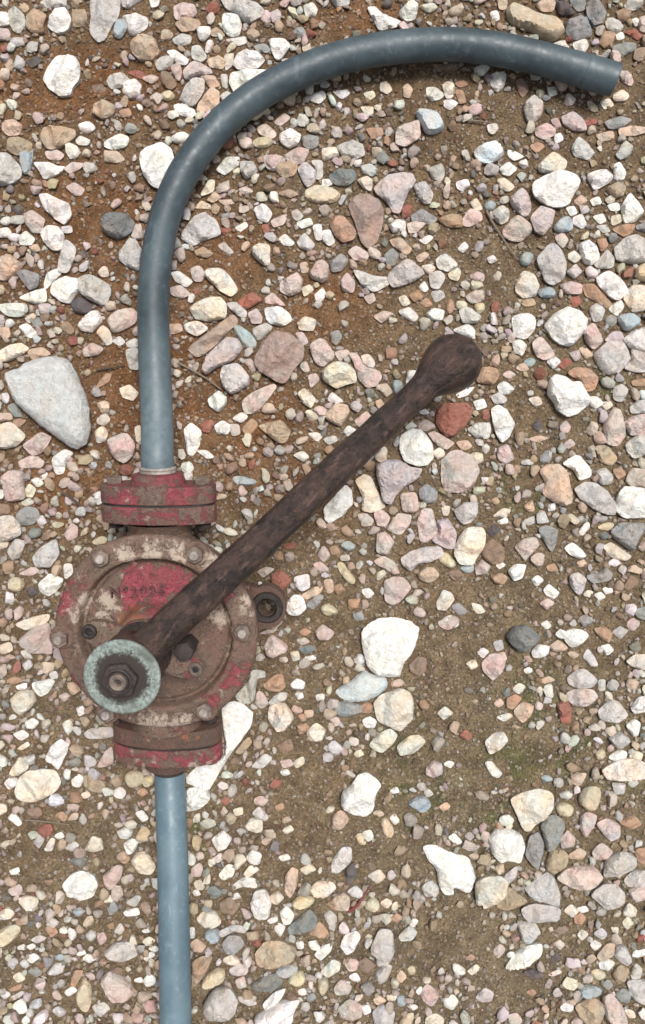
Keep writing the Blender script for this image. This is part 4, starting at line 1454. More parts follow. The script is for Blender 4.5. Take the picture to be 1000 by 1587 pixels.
# grit: a few pixels at most
cand, R = candidates(60000, 41)
GP = np.stack([(cand[:, 0] - 500) * H / F, -(cand[:, 1] - 793.5) * H / F], 1)
gr = np.clip(R.gamma(2.0, .55, len(GP)) + .8, .8, 3.6) * H / F
temps0, tri0 = rock_templates(1, 40, 4, 12)
cod = [GCOL[i] for i in R.integers(0, len(GCOL), len(GP))]
v, t, c = scatter(GP, gr, colours(cod, GP, 3, .42), temps0, tri0, .25, .5, 13)
grit = link('grit', fast_mesh('grit', v, t, c, smooth=False), M_GRIT)
tag(grit, 'coarse sandy grit strewn over the earth', 'grit', kind='stuff')

# ------------------------------------------------------------------ the hand pump (cast iron, tilted a little towards its lower port)
TILT = math.radians(11)
PO = W(241, 982, 0.085)                                        # centre of the cover's rim
RX = Matrix.Rotation(TILT, 3, 'X') @ Matrix.Rotation(math.radians(-3.2), 3, 'Y')
PN = RX @ Vector((0, 0, 1))


def LP(u, v, zl=0.0):
    """photo point -> pump coordinates, on the plane zl above the rim"""
    C = Vector((0, 0, H)); d = W(u, v, 0) - C
    P0 = PO + PN * zl
    s = (P0 - C).dot(PN) / d.dot(PN)
    return RX.transposed() @ (C + d * s - PO)


PUMP = bpy.data.objects.new('hand_pump', None)
PUMP.empty_display_size = .05
COL.objects.link(PUMP)
PUMP.location = PO
PUMP.rotation_euler = RX.to_euler()
tag(PUMP, 'rusty red round hand pump with a long ball-ended lever lying on the gravel', 'hand pump')


def paint_material(name, red, spots=(), rust=(), pale=(), grime=.45, dirt=(0.25, 0.195, 0.155)):
    """old red paint, worn to rust and caked with dry mud"""
    t = NT(name)
    big = t.noise(38, 6, .62, dist=.6); mid = t.noise(105, 7, .68, dist=.4); fin = t.noise(480, 5, .65)
    mud = t.mix(t.ramp(mid, .30, .72), (0.055, 0.034, 0.027), (dirt[0] * 1.1, dirt[1] * 1.25, dirt[2] * 1.25))
    mud = t.mix(t.ramp(big, .35, .65, 0, .75), mud, t.mix(fin, (dirt[0] * 1.5, dirt[1] * 1.5, dirt[2] * 1.5), (dirt[0] * .7, dirt[1] * .6, dirt[2] * .55)))
    redc = t.mix(t.ramp(fin, .3, .75), (0.115, 0.018, 0.028), (0.32, 0.070, 0.088))
    wob = t.math('ADD', t.math('MULTIPLY', mid, .84), t.math('MULTIPLY', fin, .16))
    mask = t.ramp(t.math('ADD', t.math('MULTIPLY', big, .55), t.math('MULTIPLY', wob, .45)), .53 - red, .585 - red)
    for u, v, r in spots:
        p = LP(u, v, 0)
        mask = t.math('MAXIMUM', mask, t.spot(p.x, p.y, r * .000682, .0030, wob, .085))
    col = t.mix(mask, mud, redc)
    edge = t.math('MULTIPLY', t.math('MULTIPLY', mask, t.math('SUBTRACT', 1.0, mask)), 3.2)
    col = t.mix(edge, col, (0.050, 0.026, 0.020))
    rm = t.ramp(t.noise(70, 5, .6), .62, .72, 0, grime)
    for u, v, r in rust:
        p = LP(u, v, 0)
        rm = t.math('MAXIMUM', rm, t.spot(p.x, p.y, r * .000682, .006, wob, .07))
    col = t.mix(rm, col, t.mix(fin, (0.085, 0.032, 0.018), (0.36, 0.135, 0.045)))
    col = t.mix(t.ramp(t.noise(24, 5, .6, dist=.8), .42, .66, 0, .42), col, t.mix(fin, (0.080, 0.032, 0.026), (0.22, 0.100, 0.080)))
    pm = t.ramp(t.noise(55, 6, .65), .60, .68, 0, .6)
    for u, v, r in pale:
        p = LP(u, v, 0)
        pm = t.math('MAXIMUM', pm, t.spot(p.x, p.y, r * .000682, .006, wob, .075))
    col = t.mix(pm, col, t.mix(fin, (0.24, 0.180, 0.140), (0.44, 0.37, 0.30)))
    col = t.mix(t.ramp(t.math('ADD', t.math('MULTIPLY', fin, .5), t.math('MULTIPLY', mid, .5)), .50, .62, 0, .75), col, (0.040, 0.027, 0.023))
    hgt = t.math('ADD', t.math('MULTIPLY', mid, 1.0), t.math('MULTIPLY', fin, .6))
    return t.done(col, t.ramp(mid, .3, .7, .55, .85), t.bump(hgt, .0022, .9), .3)


RED_SPOTS = [(212, 898, 24), (272, 903, 20), (120, 905, 10), (345, 900, 10), (330, 1085, 10), (232, 905, 30), (255, 900, 24), (205, 928, 20), (245, 925, 18), (100, 935, 18), (95, 925, 12), (368, 1040, 14), (358, 1055, 9), (352, 925, 8), (110, 1060, 10)]
RUST_SPOTS = [(222, 958, 20), (196, 968, 14), (245, 1010, 22)]
PALE_SPOTS = [(195, 858, 11), (235, 852, 13), (275, 854, 10), (330, 868, 12), (130, 930, 9), (118, 950, 8), (380, 935, 9), (165, 935, 15), (160, 958, 13), (340, 960, 12), (240, 1128, 26), (280, 1122, 14)]
M_COVER = paint_material('worn_red_cover', -.12, RED_SPOTS, RUST_SPOTS, PALE_SPOTS, dirt=(0.142, 0.093, 0.069))
M_BODY = paint_material('worn_red_body', -.03, dirt=(0.125, 0.084, 0.062))
M_FLR = paint_material('worn_red_flange', .06, dirt=(0.160, 0.102, 0.082), grime=.35)
M_FLD = paint_material('rusted_flange', -.10, dirt=(0.085, 0.052, 0.038), grime=.9)
M_GLAND = paint_material('worn_red_gland', .02, [(312, 1035, 14)], [(250, 1010, 18)], dirt=(0.165, 0.118, 0.088))


def rust_material(name, dark, mid_c, hot, hotness, rough=(.42, .7), bump=.0018, scale=1.0, streak=None):
    t = NT(name)
    a = t.noise(45 * scale, 6, .6, dist=.4); b = t.noise(210 * scale, 7, .68); c = t.noise(900, 4, .6)
    col = t.mix(t.ramp(t.math('ADD', t.math('MULTIPLY', a, .6), t.math('MULTIPLY', b, .4)), .38, .62), dark, mid_c)
    col = t.mix(t.ramp(b, .60, .72, 0, hotness), col, hot)
    if streak:                                                 # streaks along the bar, the pale ones a sheen put into the colour
        mp = t.n.new('ShaderNodeMapping'); mp.vector_type = 'TEXTURE'
        mp.inputs['Rotation'].default_value = (0, 0, streak); mp.inputs['Scale'].default_value = (7.0, 1.0, 1.0)
        t.l.new(t.co, mp.inputs[0])
        s1 = t.noise(170, 6, .65, co=mp.outputs[0])
        col = t.mix(t.ramp(s1, .52, .70, 0, .6), col, tuple(q * 2.3 + .012 for q in mid_c))
        col = t.mix(t.ramp(s1, .30, .44, .7, 0), col, tuple(q * .6 for q in dark))
    col = t.mix(t.ramp(c, .55, .75, 0, .5), col, tuple(q * .45 for q in dark))
    hgt = t.math('ADD', b, t.math('MULTIPLY', c, .4))
    return t.done(col, t.ramp(b, .3, .7, rough[0], rough[1]), t.bump(hgt, bump, .8), .36)


M_HANDLE = rust_material('dark_rusted_iron', (0.0080, 0.0052, 0.0044), (0.052, 0.0290, 0.0220), (0.125, 0.042, 0.020), .95, rough=(.26, .52), bump=.0034, streak=math.radians(43))
M_NUT = rust_material('grimy_rusted_steel', (0.075, 0.055, 0.046), (0.20, 0.155, 0.125), (0.26, 0.12, 0.06), .4)
M_DARK = rust_material('oily_rusted_steel', (0.012, 0.010, 0.009), (0.042, 0.030, 0.027), (0.08, 0.036, 0.02), .3)
M_NUM = rust_material('grimed_shaded_figures', (0.055, 0.022, 0.025), (0.16, 0.055, 0.060), (0.26, 0.06, 0.075), .5)  # darker red: shadow on the digits put into the colour, with grime
M_STUD = rust_material('worn_stud_steel', (0.17, 0.14, 0.12), (0.38, 0.34, 0.31), (0.25, 0.14, 0.08), .3)


def verdigris_material():
    t = NT('verdigris_brass')
    a = t.noise(60, 6, .65, dist=.5); b = t.noise(330, 6, .7); c = t.noise(1200, 3, .6)
    col = t.mix(t.ramp(b, .32, .68), (0.105, 0.126, 0.116), (0.300, 0.345, 0.318))
    col = t.mix(t.ramp(c, .60, .70, 0, .75), col, (0.075, 0.105, 0.09))
    col = t.mix(t.ramp(t.math('ADD', t.math('MULTIPLY', a, .7), t.math('MULTIPLY', b, .3)), .50, .62, 0, .75), col, (0.085, 0.090, 0.076))
    wob = t.math('ADD', t.math('MULTIPLY', a, .5), t.math('MULTIPLY', b, .5))
    p = CAPC
    col = t.mix(t.spot(p.x, p.y, .0252, .0034, wob, .026), col, (0.034, 0.027, 0.023))      # oil soaked round the nut
    return t.done(col, .7, t.bump(t.math('ADD', b, c), .0012, .8), .3)


def lathe(name, prof, mat, parent, ctr=(0, 0), segs=96, wob=None, close=False, sharp=35, z0=0.0, axis_='Z', m3=None):
    """profile of (r, z), turned about local z at ctr"""
    bm = bmesh.new(); rings = []
    for r, z in prof:
        if r <= 1e-6:
            rings.append([bm.verts.new((0, 0, z))]); continue
        ring = []
        for k in range(segs):
            a = 2 * math.pi * k / segs
            q = r * (wob(a) if wob else 1)
            ring.append(bm.verts.new((q * math.cos(a), q * math.sin(a), z)))
        rings.append(ring)
    pairs = list(zip(rings[:-1], rings[1:])) + ([(rings[-1], rings[0])] if close else [])
    for r0, r1 in pairs:
        if len(r0) == 1 and len(r1) == 1: continue
        if len(r0) == 1:
            for k in range(segs): bm.faces.new((r0[0], r1[k], r1[(k + 1) % segs]))
        elif len(r1) == 1:
            for k in range(segs): bm.faces.new((r0[k], r1[0], r0[(k + 1) % segs]))
        else:
            for k in range(segs): bm.faces.new((r0[k], r1[k], r1[(k + 1) % segs], r0[(k + 1) % segs]))
    for vtx in bm.verts:
        co = Vector(vtx.co)
        if m3 is not None: co = m3 @ co
        vtx.co = co + Vector((ctr[0], ctr[1], z0))
    return link(name, bm_mesh(name, bm, True, sharp), mat, parent)


def prism(name, outline, z0, z1, mat, parent, bevel=.001, m4=None, sharp=35, segs=2):
    bm = bmesh.new()
    lo = [bm.verts.new((x, y, z0)) for x, y in outline]; hi = [bm.verts.new((x, y, z1)) for x, y in outline]
    n = len(outline)
    bm.faces.new(lo[::-1]); bm.faces.new(hi)
    for k in range(n): bm.faces.new((lo[k], lo[(k + 1) % n], hi[(k + 1) % n], hi[k]))
    bmesh.ops.recalc_face_normals(bm, faces=bm.faces)
    if bevel:
        ed = [e for e in bm.edges if len(e.link_faces) == 2 and e.calc_face_angle() > math.radians(40)]
        bmesh.ops.bevel(bm, geom=ed, offset=bevel, segments=segs, affect='EDGES', profile=.6)
    if m4 is not None: bmesh.ops.transform(bm, matrix=m4, verts=bm.verts)
    return link(name, bm_mesh(name, bm, True, sharp), mat, parent)


def circle(r, n=32, cx=0, cy=0, ry=None):
    return [(cx + r * math.cos(2 * math.pi * k / n), cy + (ry or r) * math.sin(2 * math.pi * k / n)) for k in range(n)]


RIM = .1077
BOLTS = [(157, 865), (302, 860), (376, 980), (93, 990), (317, 1102), (166, 1106)]
BANG = [math.atan2(LP(u, v, .004).y, LP(u, v, .004).x) for u, v in BOLTS]


def rim_wob(a):
    return 1 + .006 * math.cos(6 * (a - BANG[2])) + .004 * noise.noise(Vector((math.cos(a) * 3, math.sin(a) * 3, 1)))


# casing: the drum behind the cover, with its own bolting rim
lathe('casing', [(0, -.078), (.070, -.078), (.086, -.070), (.0925, -.055), (.0925, -.030), (.097, -.026), (RIM * .985, -.024), (RIM * .985, -.0125), (.099, -.0122)],
      M_BODY, PUMP, wob=rim_wob)
# gasket between casing and cover
lathe('gasket', [(.098, -.0125), (RIM * .975, -.0125), (RIM * .975, -.0112), (.098, -.0112)], M_DARK, PUMP, wob=rim_wob, close=True)
# cover: raised bolting rim with a rib, a sunk dish and the boss of the shaft
cover = lathe('cover', [(.096, -.0112), (RIM - .001, -.0112), (RIM, -.009), (RIM, -.002), (RIM - .002, 0.0), (.101, .0008), (.0905, .0008), (.0885, .0030), (.0845, .0034),
                        (.0822, .0016), (.0815, -.0070), (.0800, -.0095), (.0772, -.0095), (.0758, -.0062), (.0725, -.0045), (.060, -.0034), (.044, -.0030), (.0375, -.0010), (.0350, .004), (.0335, .016), (.0325, .034), (.030, .036), (0, .036)],
              M_COVER, PUMP, wob=rim_wob, sharp=50)

# stencilled number, cast on the dish
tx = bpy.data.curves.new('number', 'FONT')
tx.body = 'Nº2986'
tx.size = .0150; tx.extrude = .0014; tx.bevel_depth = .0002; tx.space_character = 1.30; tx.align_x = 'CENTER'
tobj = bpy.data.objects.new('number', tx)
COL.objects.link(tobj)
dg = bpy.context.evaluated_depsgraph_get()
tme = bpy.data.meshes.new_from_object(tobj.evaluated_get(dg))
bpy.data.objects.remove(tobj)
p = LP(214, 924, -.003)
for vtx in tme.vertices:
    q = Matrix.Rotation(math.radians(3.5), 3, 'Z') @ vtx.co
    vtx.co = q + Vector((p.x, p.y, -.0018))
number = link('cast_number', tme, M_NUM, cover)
number['label'] = 'raised cast number on the red-painted dish of the cover'

# worn-away raised lettering on the rim (no longer legible), top and bottom arcs
bm = bmesh.new()
rl = random.Random(4)
for a0, a1, n_ in ((118, 74, 9), (-108, -66, 9)):
    for k in range(n_):
        a = math.radians(a0 + (a1 - a0) * k / (n_ - 1))
        for piece in range(2):
            mt = Matrix.Translation((math.cos(a) * .0975, math.sin(a) * .0975, .0008)) @ Matrix.Rotation(a - math.pi / 2 + rl.uniform(-.2, .2), 4, 'Z') @ Matrix.Translation((rl.uniform(-.0016, .0016), rl.uniform(-.003, .003), 0)) @ Matrix.Diagonal((rl.uniform(.0014, .0036), rl.uniform(.0026, .0056), rl.uniform(.0018, .0030), 1))
            bmesh.ops.create_icosphere(bm, subdivisions=2, radius=1.0, matrix=mt)
lett = link('worn_lettering', bm_mesh('worn_lettering', bm), M_COVER, cover)
lett['kind'] = 'stuff'

# bolts round the rim: boss, hex nut, stud end
for k, (u, v) in enumerate(BOLTS):
    p = LP(u, v, .006)
    bolt = lathe('bolt', [(.0135, -.001), (.0132, .0018), (.0118, .0028), (0, .0028)], M_COVER, PUMP, ctr=(p.x, p.y), segs=28)
    r0 = random.uniform(0, 1)
    hexo = [(p.x + .0094 * math.cos(r0 + j * math.pi / 3), p.y + .0094 * math.sin(r0 + j * math.pi / 3)) for j in range(6)]
    prism('nut', hexo, .0026, .0092, M_NUT, bolt, .0012)
    lathe('stud', [(.0047, .0090), (.0047, .0125), (.0040, .0134), (0, .0136)], M_STUD, bolt, ctr=(p.x, p.y), segs=20)

# mounting lug with its eye, low at the side of the drum
pl = LP(413, 944, -.030)
ang = math.atan2(pl.y, pl.x)
out = []
for k in range(25):
    a = ang - 1.9 + 3.8 * k / 24
    out.append((pl.x + .0205 * math.cos(a), pl.y + .0245 * math.sin(a)))
b0 = Vector((math.cos(ang + .42), math.sin(ang + .42))) * .088; b1 = Vector((math.cos(ang - .42), math.sin(ang - .42))) * .088
lo_, ho_ = out + [tuple(b0), tuple(b1)], circle(.0100, 28, pl.x, pl.y)
bm = bmesh.new()
lv = {}
for z_ in (-.050, -.036):
    lv[z_] = ([bm.verts.new((x, y, z_)) for x, y in lo_], [bm.verts.new((x, y, z_)) for x, y in ho_])
    ed = []
    for ring in lv[z_]:
        ed += [bm.edges.new((ring[k], ring[(k + 1) % len(ring)])) for k in range(len(ring))]
    bmesh.ops.triangle_fill(bm, use_beauty=True, use_dissolve=False, edges=ed)
for q_ in (0, 1):
    a_, b_ = lv[-.050][q_], lv[-.036][q_]
    for k in range(len(a_)): bm.faces.new((a_[k], a_[(k + 1) % len(a_)], b_[(k + 1) % len(a_)], b_[k]))
lug = link('mounting_lug', bm_mesh('mounting_lug', bm), M_FLD, PUMP)
lathe('eye', [(.0098, -.036), (.0098, -.0345), (.0112, -.0325), (.0160, -.0325), (.0175, -.0345), (.0178, -.0358)], M_DARK, lug, ctr=(pl.x, pl.y), segs=36)
# web between the lug and the rim
wb = prism('web', [(-.006, -.03), (.006, -.03), (.006, .03), (-.006, .03)], -.036, -.026, M_BODY, PUMP, .002,
           m4=Matrix.Translation((math.cos(ang) * .097, math.sin(ang) * .097, 0)) @ Matrix.Rotation(ang, 4, 'Z'))

# ports: necks and bolted flange pairs, up and down
def flange_outline():
    pts = []
    for k in range(48):
        a = 2 * math.pi * k / 48
        c_, s_ = math.cos(a), math.sin(a)
        x = .0610 * math.copysign(abs(c_) ** .32, c_)
        lim = .0310 - .0145 * (x / .0610) ** 2
        pts.append((x, lim * math.copysign(abs(s_) ** .50, s_)))
    return pts


PZ = -.036                                                     # height of the port axis


def along_y(y):                                                # (x, y', z) -> (x, y + z, y' + PZ): outline in x-z, extruded along y
    return Matrix(((1, 0, 0, 0), (0, 0, 1, y), (0, 1, 0, PZ), (0, 0, 0, 1)))


MY = Matrix(((1, 0, 0), (0, 0, 1), (0, 1, 0)))


def tube_y(name, prof, mat, parent, segs=48):
    return lathe(name, prof, mat, parent, segs=segs, m3=MY, ctr=(0, 0), z0=PZ)


FO = flange_outline()
for sgn, mats in ((1, (M_FLR, M_FLR)), (-1, (M_FLD, M_FLR))):
    y0, y1, y2 = (.1150, .1348, .1548) if sgn > 0 else (-.1165, -.1370, -.1580)
    tube_y('port_neck', [(.034, sgn * .090), (.0345, sgn * .096), (.0325, sgn * .104), (.036, sgn * .112), (.040, y0 + sgn * .0005)], M_BODY, PUMP)
    prism('flange', FO, min(y0, y1 - sgn * .0012), max(y0, y1 - sgn * .0012), mats[0], PUMP, .0016, m4=along_y(0), segs=3)
    prism('flange_gasket', [(x * .960, y * .930) for x, y in FO], y1 - .0016, y1 + .0016, M_DARK, PUMP, 0, m4=along_y(0))
    prism('flange', FO, min(y1 + sgn * .0012, y2), max(y1 + sgn * .0012, y2), mats[1], PUMP, .0016, m4=along_y(0), segs=3)
    tube_y('pipe_socket', [(.0300, y2 - sgn * .001), (.0285, y2 + sgn * .004), (.0262, y2 + sgn * .0105), (.0230, y2 + sgn * .0115), (.0190, y2 + sgn * .0118)], M_FLR if sgn > 0 else M_FLD, PUMP)
    tube_y('clamp_ring', [(.0180, y2 + sgn * .0115), (.0192, y2 + sgn * .0122), (.0194, y2 + sgn * .0145), (.0181, y2 + sgn * .0150), (.0194, y2 + sgn * .0158), (.0192, y2 + sgn * .0178), (.0178, y2 + sgn * .0185)], M_STUD if sgn > 0 else M_DARK, PUMP)
    for sx in (-1, 1):                                         # the two bolts of each flange pair
        hexo = [(sx * .0475 + .0088 * math.cos(j * math.pi / 3 + .3), .0088 * math.sin(j * math.pi / 3 + .3)) for j in range(6)]
        fb = prism('flange_bolt', hexo, min(y0 - sgn * .008, y0), max(y0 - sgn * .008, y0), M_DARK, PUMP, .001, m4=along_y(0))
        hexo2 = [(x, y) for x, y in hexo]
        prism('nut', hexo2, min(y2, y2 + sgn * .007), max(y2, y2 + sgn * .007), M_NUT, fb, .001, m4=along_y(0))

# gland: two-eared follower round the shaft, with studs
A0, A1 = Vector((0, 0, .036)), None
gdir = LP(303, 1040, .046) - LP(219, 1010, .046)
ga = math.atan2(gdir.y, gdir.x)
gl = []
for k in range(64):
    a = 2 * math.pi * k / 64
    r = max(.030 / max(1e-3, math.hypot(math.cos(a), math.sin(a))), 0)
    ex = .0640 * abs(math.cos(a)) ** 6
    r = max(.0305, .0305 + (ex - .0305) if ex > .0305 else .0305)
    gl.append((r * math.cos(a + ga), r * math.sin(a + ga)))
gc = LP(219, 1010, .046)
gland = prism('gland', gl, .040, .049, M_GLAND, PUMP, .0018)
lathe('collar', [(.0300, .0488), (.0285, .052), (.0240, .060), (.0215, .066), (.0, .066)], M_DARK, gland, segs=48)
for s_, hh, ms in ((1, .002, M_NUT), (-1, .003, M_DARK)):
    q = (s_ * .0560 * math.cos(ga), s_ * .0560 * math.sin(ga))
    lathe('stud_ring', [(.0032, .0480), (.0032, .049 + hh), (.0050, .0500 + hh), (.0072, .0492 + hh), (.0078, .0485)], ms, gland, ctr=q, segs=24)
    lathe('stud_hole', [(.0033, .0497), (0, .0497)], M_DARK, gland, ctr=q, segs=16)  # dark disc: the shade inside the hole as a colour
q = LP(286, 1008, .052)
hexo = [(q.x + .0105 * math.cos(j * math.pi / 3 + .2), q.y + .0105 * math.sin(j * math.pi / 3 + .2)) for j in range(6)]
prism('gland_nut', hexo, .030, .058, M_DARK, gland, .0012)

# shaft, lever, washer, nut
SH = .133                                                      # top of the stud above the rim
lathe('shaft', [(.0135, .03), (.0135, SH - .022), (.0085, SH - .020), (.0085, SH - .006), (.0070, SH - .006), (0, SH - .006)],
      M_DARK, PUMP, segs=32)
CAPC = Vector((0, 0, 0))
M_VERD = verdigris_material()
cz = SH - .0135
washer = lathe('washer', [(.0, cz - .006), (.0345, cz - .006), (.0356, cz - .0048), (.0356, cz - .0016), (.0345, cz - .0004), (.0325, cz - .0002), (.0300, cz - .0012), (.0235, cz + .0004), (.0150, cz + .0012), (0, cz + .0012)],
               M_VERD, PUMP, segs=96, sharp=50)
hexo = [(.0178 * math.cos(j * math.pi / 3 + .15), .0178 * math.sin(j * math.pi / 3 + .15)) for j in range(6)]
nut = prism('lock_nut', hexo, cz + .0010, cz + .0085, M_DARK, PUMP, .0030, segs=4)
lathe('collar', [(.0125, cz + .0084), (.0125, cz + .0096), (.0108, cz + .0102), (.0092, cz + .0088)], M_DARK, nut, segs=36)
lathe('stud_end', [(.0080, SH - .0070), (.0078, SH - .0022), (.0066, SH - .0010), (.0036, SH - .0018), (.0026, SH - .0050), (.0, SH - .0058)], M_NUT, nut, segs=28)

# lever: one casting, hub to ball
hub_z = cz - .020
P_ = [LP(197, 1030, hub_z)]
PTS = [(232, 1000, None, 29.0), (285, 949, None, 28.5), (340, 899, None, 27.5), (420, 824, None, 26.5), (500, 748, None, 25.8), (570, 682, None, 24.4), (618, 637, None, 22.6), (640, 616, None, 22.2), (655, 602, None, 23.0), (664, 594, None, 26.5), (672, 587, None, 32.0),
       (680, 580, None, 37.5), (690, 572, None, 42.5), (701, 563, None, 44.5), (712, 553, None, 42.0), (722, 544, None, 34.0), (729, 537.5, None, 22.5), (732.5, 534.5, None, 10.0), (733.5, 533.5, None, .5)]
zs0, zs1 = .172, .100
path = []
hubw = PUMP.location + RX @ Vector((0, 0, hub_z))
path.append((hubw, .0185))
for u, v, _z, wpx in PTS:
    f_ = (u - 197) / (733 - 197)
    z = hubw.z + (zs1 - hubw.z) * f_
    path.append((W(u, v, z), wpx * (H - z) / F))
bm = bmesh.new()
# resample smoothly
cp = [q[0] for q in path]; cr = [q[1] for q in path]
samp = []
for i in range(len(cp) - 1):
    n_ = 6 if i < 8 else 3
    for j in range(n_):
        t = j / n_
        def cat(a, b, c, d): return .5 * ((2 * b) + (c - a) * t + (2 * a - 5 * b + 4 * c - d) * t * t + (3 * b - a - 3 * c + d) * t ** 3)
        i0, i3 = max(i - 1, 0), min(i + 2, len(cp) - 1)
        samp.append((cat(cp[i0], cp[i], cp[i + 1], cp[i3]), max(.0004, cat(cr[i0], cr[i], cr[i + 1], cr[i3]))))
samp.append((cp[-1], cr[-1]))
dirv = (cp[-1] - cp[1]).normalized(); side = dirv.cross(Vector((0, 0, 1))).normalized(); upv = side.cross(dirv)
rings = []
inv = RX.transposed()
for si_, (c_, r_) in enumerate(samp):
    fr = si_ / len(samp)
    flat = .82 if fr < .50 else .82 + .18 * min(1, (fr - .50) / .15)
    ring = []
    for k in range(40):
        a = 2 * math.pi * k / 40
        wv = side * math.cos(a) * r_ + upv * math.sin(a) * r_ * flat
        co = c_ + wv
        co += wv.normalized() * .0007 * (noise.noise(co * 38) + .6 * noise.noise(co * 110))
        ring.append(bm.verts.new(inv @ (co - PUMP.location)))
    rings.append(ring)
for r0, r1 in zip(rings[:-1], rings[1:]):
    for k in range(40): bm.faces.new((r0[k], r1[k], r1[(k + 1) % 40], r0[(k + 1) % 40]))
bm.faces.new(rings[0][::-1]); bm.faces.new(rings[-1])
lever = link('lever', bm_mesh('lever', bm, True, 60), M_HANDLE, PUMP)
lever['label'] = 'long dark rusted lever ending in a ball'
lathe('hub', [(.0140, hub_z - .026), (.0290, hub_z - .026), (.0310, hub_z - .022), (.0310, hub_z + .008), (.0285, hub_z + .0135), (.0140, hub_z + .0135)], M_HANDLE, lever, segs=56)

# ------------------------------------------------------------------ hoses
def hose_material(name, ca, cb, dust, worn=None):
    t = NT(name)
    a = t.noise(16, 5, .6); b = t.noise(120, 6, .65, dist=.3); c = t.noise(650, 4, .6); e = t.noise(90, 4, .6, stretch=(1, .12, 1))
    col = t.mix(t.ramp(a, .35, .65), ca, cb)
    col = t.mix(t.ramp(b, .52, .72, 0, dust), col, tuple(q * 1.7 + .03 for q in cb))
    col = t.mix(t.ramp(e, .60, .70, 0, dust * .8), col, tuple(q * 1.9 + .04 for q in cb))
    if worn:                                                   # scuffed pale by handling
        wm = t.math('MULTIPLY', t.spot(worn[0], worn[1], worn[2], worn[2] * .8, b, .05), t.ramp(b, .2, .7, .35, .8))
        col = t.mix(wm, col, tuple(q * 2.0 + .035 for q in cb))
    col = t.mix(t.ramp(c, .62, .75, 0, .35), col, tuple(q * .5 for q in ca))
    return t.done(col, t.ramp(b, .3, .7, .42, .62), t.bump(t.math('ADD', b, t.math('MULTIPLY', c, .3)), .0005, .5), .48)


M_HOSE = hose_material('blue_grey_pipe', (0.021, 0.034, 0.041), (0.042, 0.062, 0.071), .34, (W(243, 690, .07).x, W(243, 690, .07).y, .085))
M_HOSE2 = hose_material('pale_blue_pipe', (0.066, 0.108, 0.134), (0.094, 0.142, 0.167), .36)
HR = .01725


def catmull(P, n):
    out = []
    for i in range(len(P) - 1):
        a, b, c, d = P[max(i - 1, 0)], P[i], P[i + 1], P[min(i + 2, len(P) - 1)]
        for j in range(n):
            t = j / n
            out.append(.5 * ((2 * b) + (c - a) * t + (2 * a - 5 * b + 4 * c - d) * t * t + (3 * b - a - 3 * c + d) * t ** 3))
    return out + [P[-1]]


def sweep(path, radii, segs=40, hollow=None, wob=.0002):
    """tube along a path; hollow: wall thickness, leaves both ends open with a cut face"""
    bm = bmesh.new(); N = len(path); rings = []; inner = []
    up = Vector((0, 0, 1))
    for i in range(N):
        tg = (path[min(i + 1, N - 1)] - path[max(i - 1, 0)]).normalized()
        sd = tg.cross(up)
        sd = sd.normalized() if sd.length > 1e-4 else Vector((1, 0, 0))
        u2 = sd.cross(tg)
        def ring(r):
            o = []
            for k in range(segs):
                a = 2 * math.pi * k / segs
                w = sd * math.cos(a) + u2 * math.sin(a)
                co = path[i] + w * r
                o.append(bm.verts.new(co + w * wob * noise.noise(co * 60)))
            return o
        rings.append(ring(radii[i]))
        if hollow: inner.append(ring(radii[i] - hollow))
    def skin(rs, flip):
        for r0, r1 in zip(rs[:-1], rs[1:]):
            for k in range(segs):
                f = (r0[k], r1[k], r1[(k + 1) % segs], r0[(k + 1) % segs])
                bm.faces.new(f[::-1] if flip else f)
    skin(rings, False)
    if hollow:
        skin(inner, True)
        for a, b in ((rings[0], inner[0]), (rings[-1], inner[-1])):
            for k in range(segs): bm.faces.new((a[k], b[k], b[(k + 1) % segs], a[(k + 1) % segs]))
    else:
        bm.faces.new(rings[0]); bm.faces.new(rings[-1][::-1])
    return bm


pu = PUMP.location + RX @ Vector((0, .166, PZ))
pdn = PUMP.location + RX @ Vector((0, -.169, PZ))
HP = [(243.5, 650, .074), (239.5, 550, .066), (238, 470, .056), (243, 400, .047), (258, 330, .036), (287, 265, .031), (330, 206, .029), (385, 157, .029), (450, 119, .030),
      (520, 92, .030), (600, 75, .030), (690, 69, .030), (770, 76, .029), (850, 94, .028), (906, 110, .028)]
hp = [pu, pu + RX @ Vector((0, .02, 0))] + [W(*q) for q in HP]
hpath = catmull(hp, 10)
hose = link('hose', bm_mesh('hose', sweep(hpath, [HR] * len(hpath), hollow=.0034)), M_HOSE)
tag(hose, "blue-grey plastic hose arching from the pump's top port to an open end", 'hose')
ep = catmull([W(905, 109.7, .028), W(930, 117, .028), W(954, 124.5, .028)], 8)
er = [HR + .0001, HR + .0004] + [HR + .0005] * (len(ep) - 3) + [HR + .0001]
sl = link('hose_end', bm_mesh('hose_end', sweep(ep, er, hollow=.0040)), M_HOSE, hose)

LPTH = [(266.5, 1290, .030), (268.5, 1370, .038), (270, 1450, .046), (271.5, 1530, .052), (273, 1620, .056), (276, 1760, .052), (281, 1950, .040), (290, 2200, .030)]
lp = [pdn, pdn + RX @ Vector((0, -.012, 0)) + Vector((0, 0, .001))] + [W(*q) for q in LPTH]
lpath = catmull(lp, 10)
hose2 = link('hose', bm_mesh('hose', sweep(lpath, [HR] * len(lpath), hollow=.0034)), M_HOSE2)
tag(hose2, "pale blue-grey hose running straight down from the pump's lower port", 'hose')

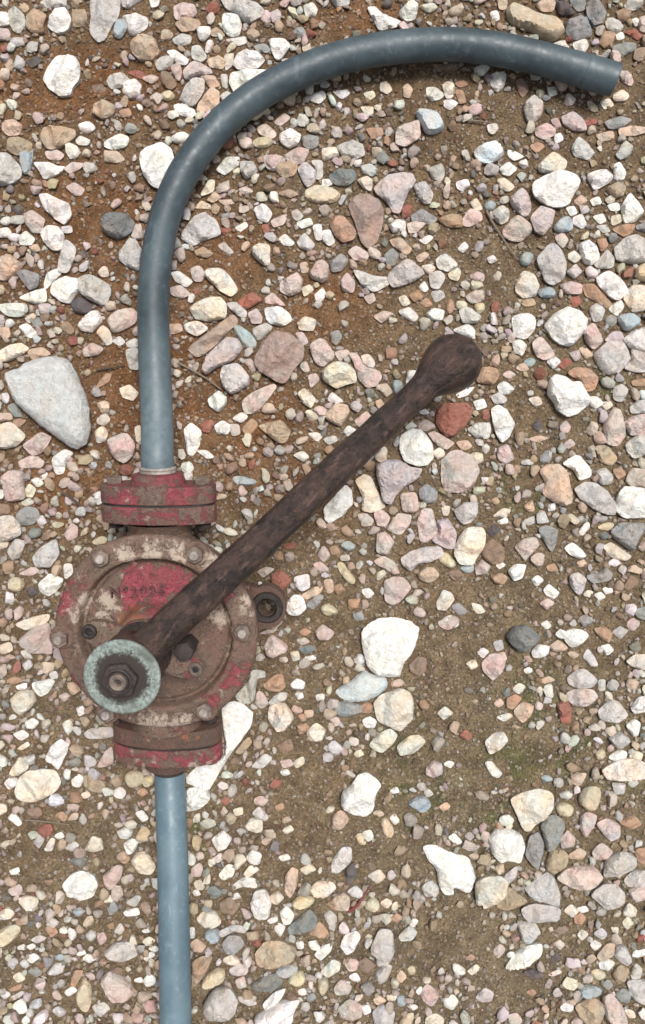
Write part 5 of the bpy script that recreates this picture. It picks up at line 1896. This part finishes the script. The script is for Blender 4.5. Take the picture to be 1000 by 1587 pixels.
# ------------------------------------------------------------------ twigs and dry stalks
t_ = NT('twig')
n_ = t_.noise(500, 5, .6)
M_TWIG = t_.done(t_.mix(n_, (0.07, 0.055, 0.042), (0.24, 0.20, 0.15)), .85, t_.bump(n_, .0006), .2)
t_ = NT('dark_twig')
n_ = t_.noise(500, 5, .6)
M_TWIGD = t_.done(t_.mix(n_, (0.028, 0.022, 0.018), (0.10, 0.075, 0.055)), .85, t_.bump(n_, .0006), .2)
t_ = NT('red_twig')
n_ = t_.noise(500, 5, .6)
M_TWIGR = t_.done(t_.mix(n_, (0.08, 0.018, 0.016), (0.20, 0.06, 0.05)), .75, t_.bump(n_, .0006), .25)
TW = [([(276, 562), (300, 575), (322, 588), (343, 604)], 2.1, M_TWIG, 'grey-brown twig pointing from the hose to a small white stone'),
      ([(150, 574), (172, 570), (194, 566)], 1.5, M_TWIGD, 'thin dark twig beside the large pale blue-grey slab'),
      ([(96, 764), (112, 773), (124, 784), (132, 792)], 2.2, M_TWIGD, "short dark twig left of the pump's upper flange"),
      ([(754, 326), (764, 345), (775, 362), (790, 385), (803, 402)], 1.8, M_TWIG, 'curved grey-green stalk on the edge of bare dirt'),
      ([(207, 1455), (213, 1475), (219, 1496), (226, 1508)], 1.7, M_TWIG, 'pale dry stalk left of the lower hose'),
      ([(42, 1271), (70, 1273), (108, 1278)], 1.1, M_TWIG, 'fine pale straw lying below the big flat cream-grey slab'),
      ([(541, 1413), (555, 1402), (563, 1388), (574, 1374)], 2.6, M_TWIGR, 'reddish twig among pebbles below the glowing white-and-pink stone'),
      ([(722, 186), (745, 188), (765, 191)], 1.3, M_TWIG, 'fine pale stem on dirt beside the smooth pale blue stone')]
for pts, r, m, lab in TW:
    P3 = []
    for k, (u, v) in enumerate(pts):
        g = W(u, v, 0)
        P3.append(W(u, v, float(ground_z(np.array([g.x]), np.array([g.y]))[0]) + .0045 + .001 * math.sin(k * 2.1)))
    pp = catmull(P3, 8)
    rr_ = [r * H / F * (1 - .45 * i / len(pp)) for i in range(len(pp))]
    tw = link('twig', bm_mesh('twig', sweep(pp, rr_, segs=8, wob=.0004)), m)
    tag(tw, lab, 'twig', 'twigs and dry stalks')
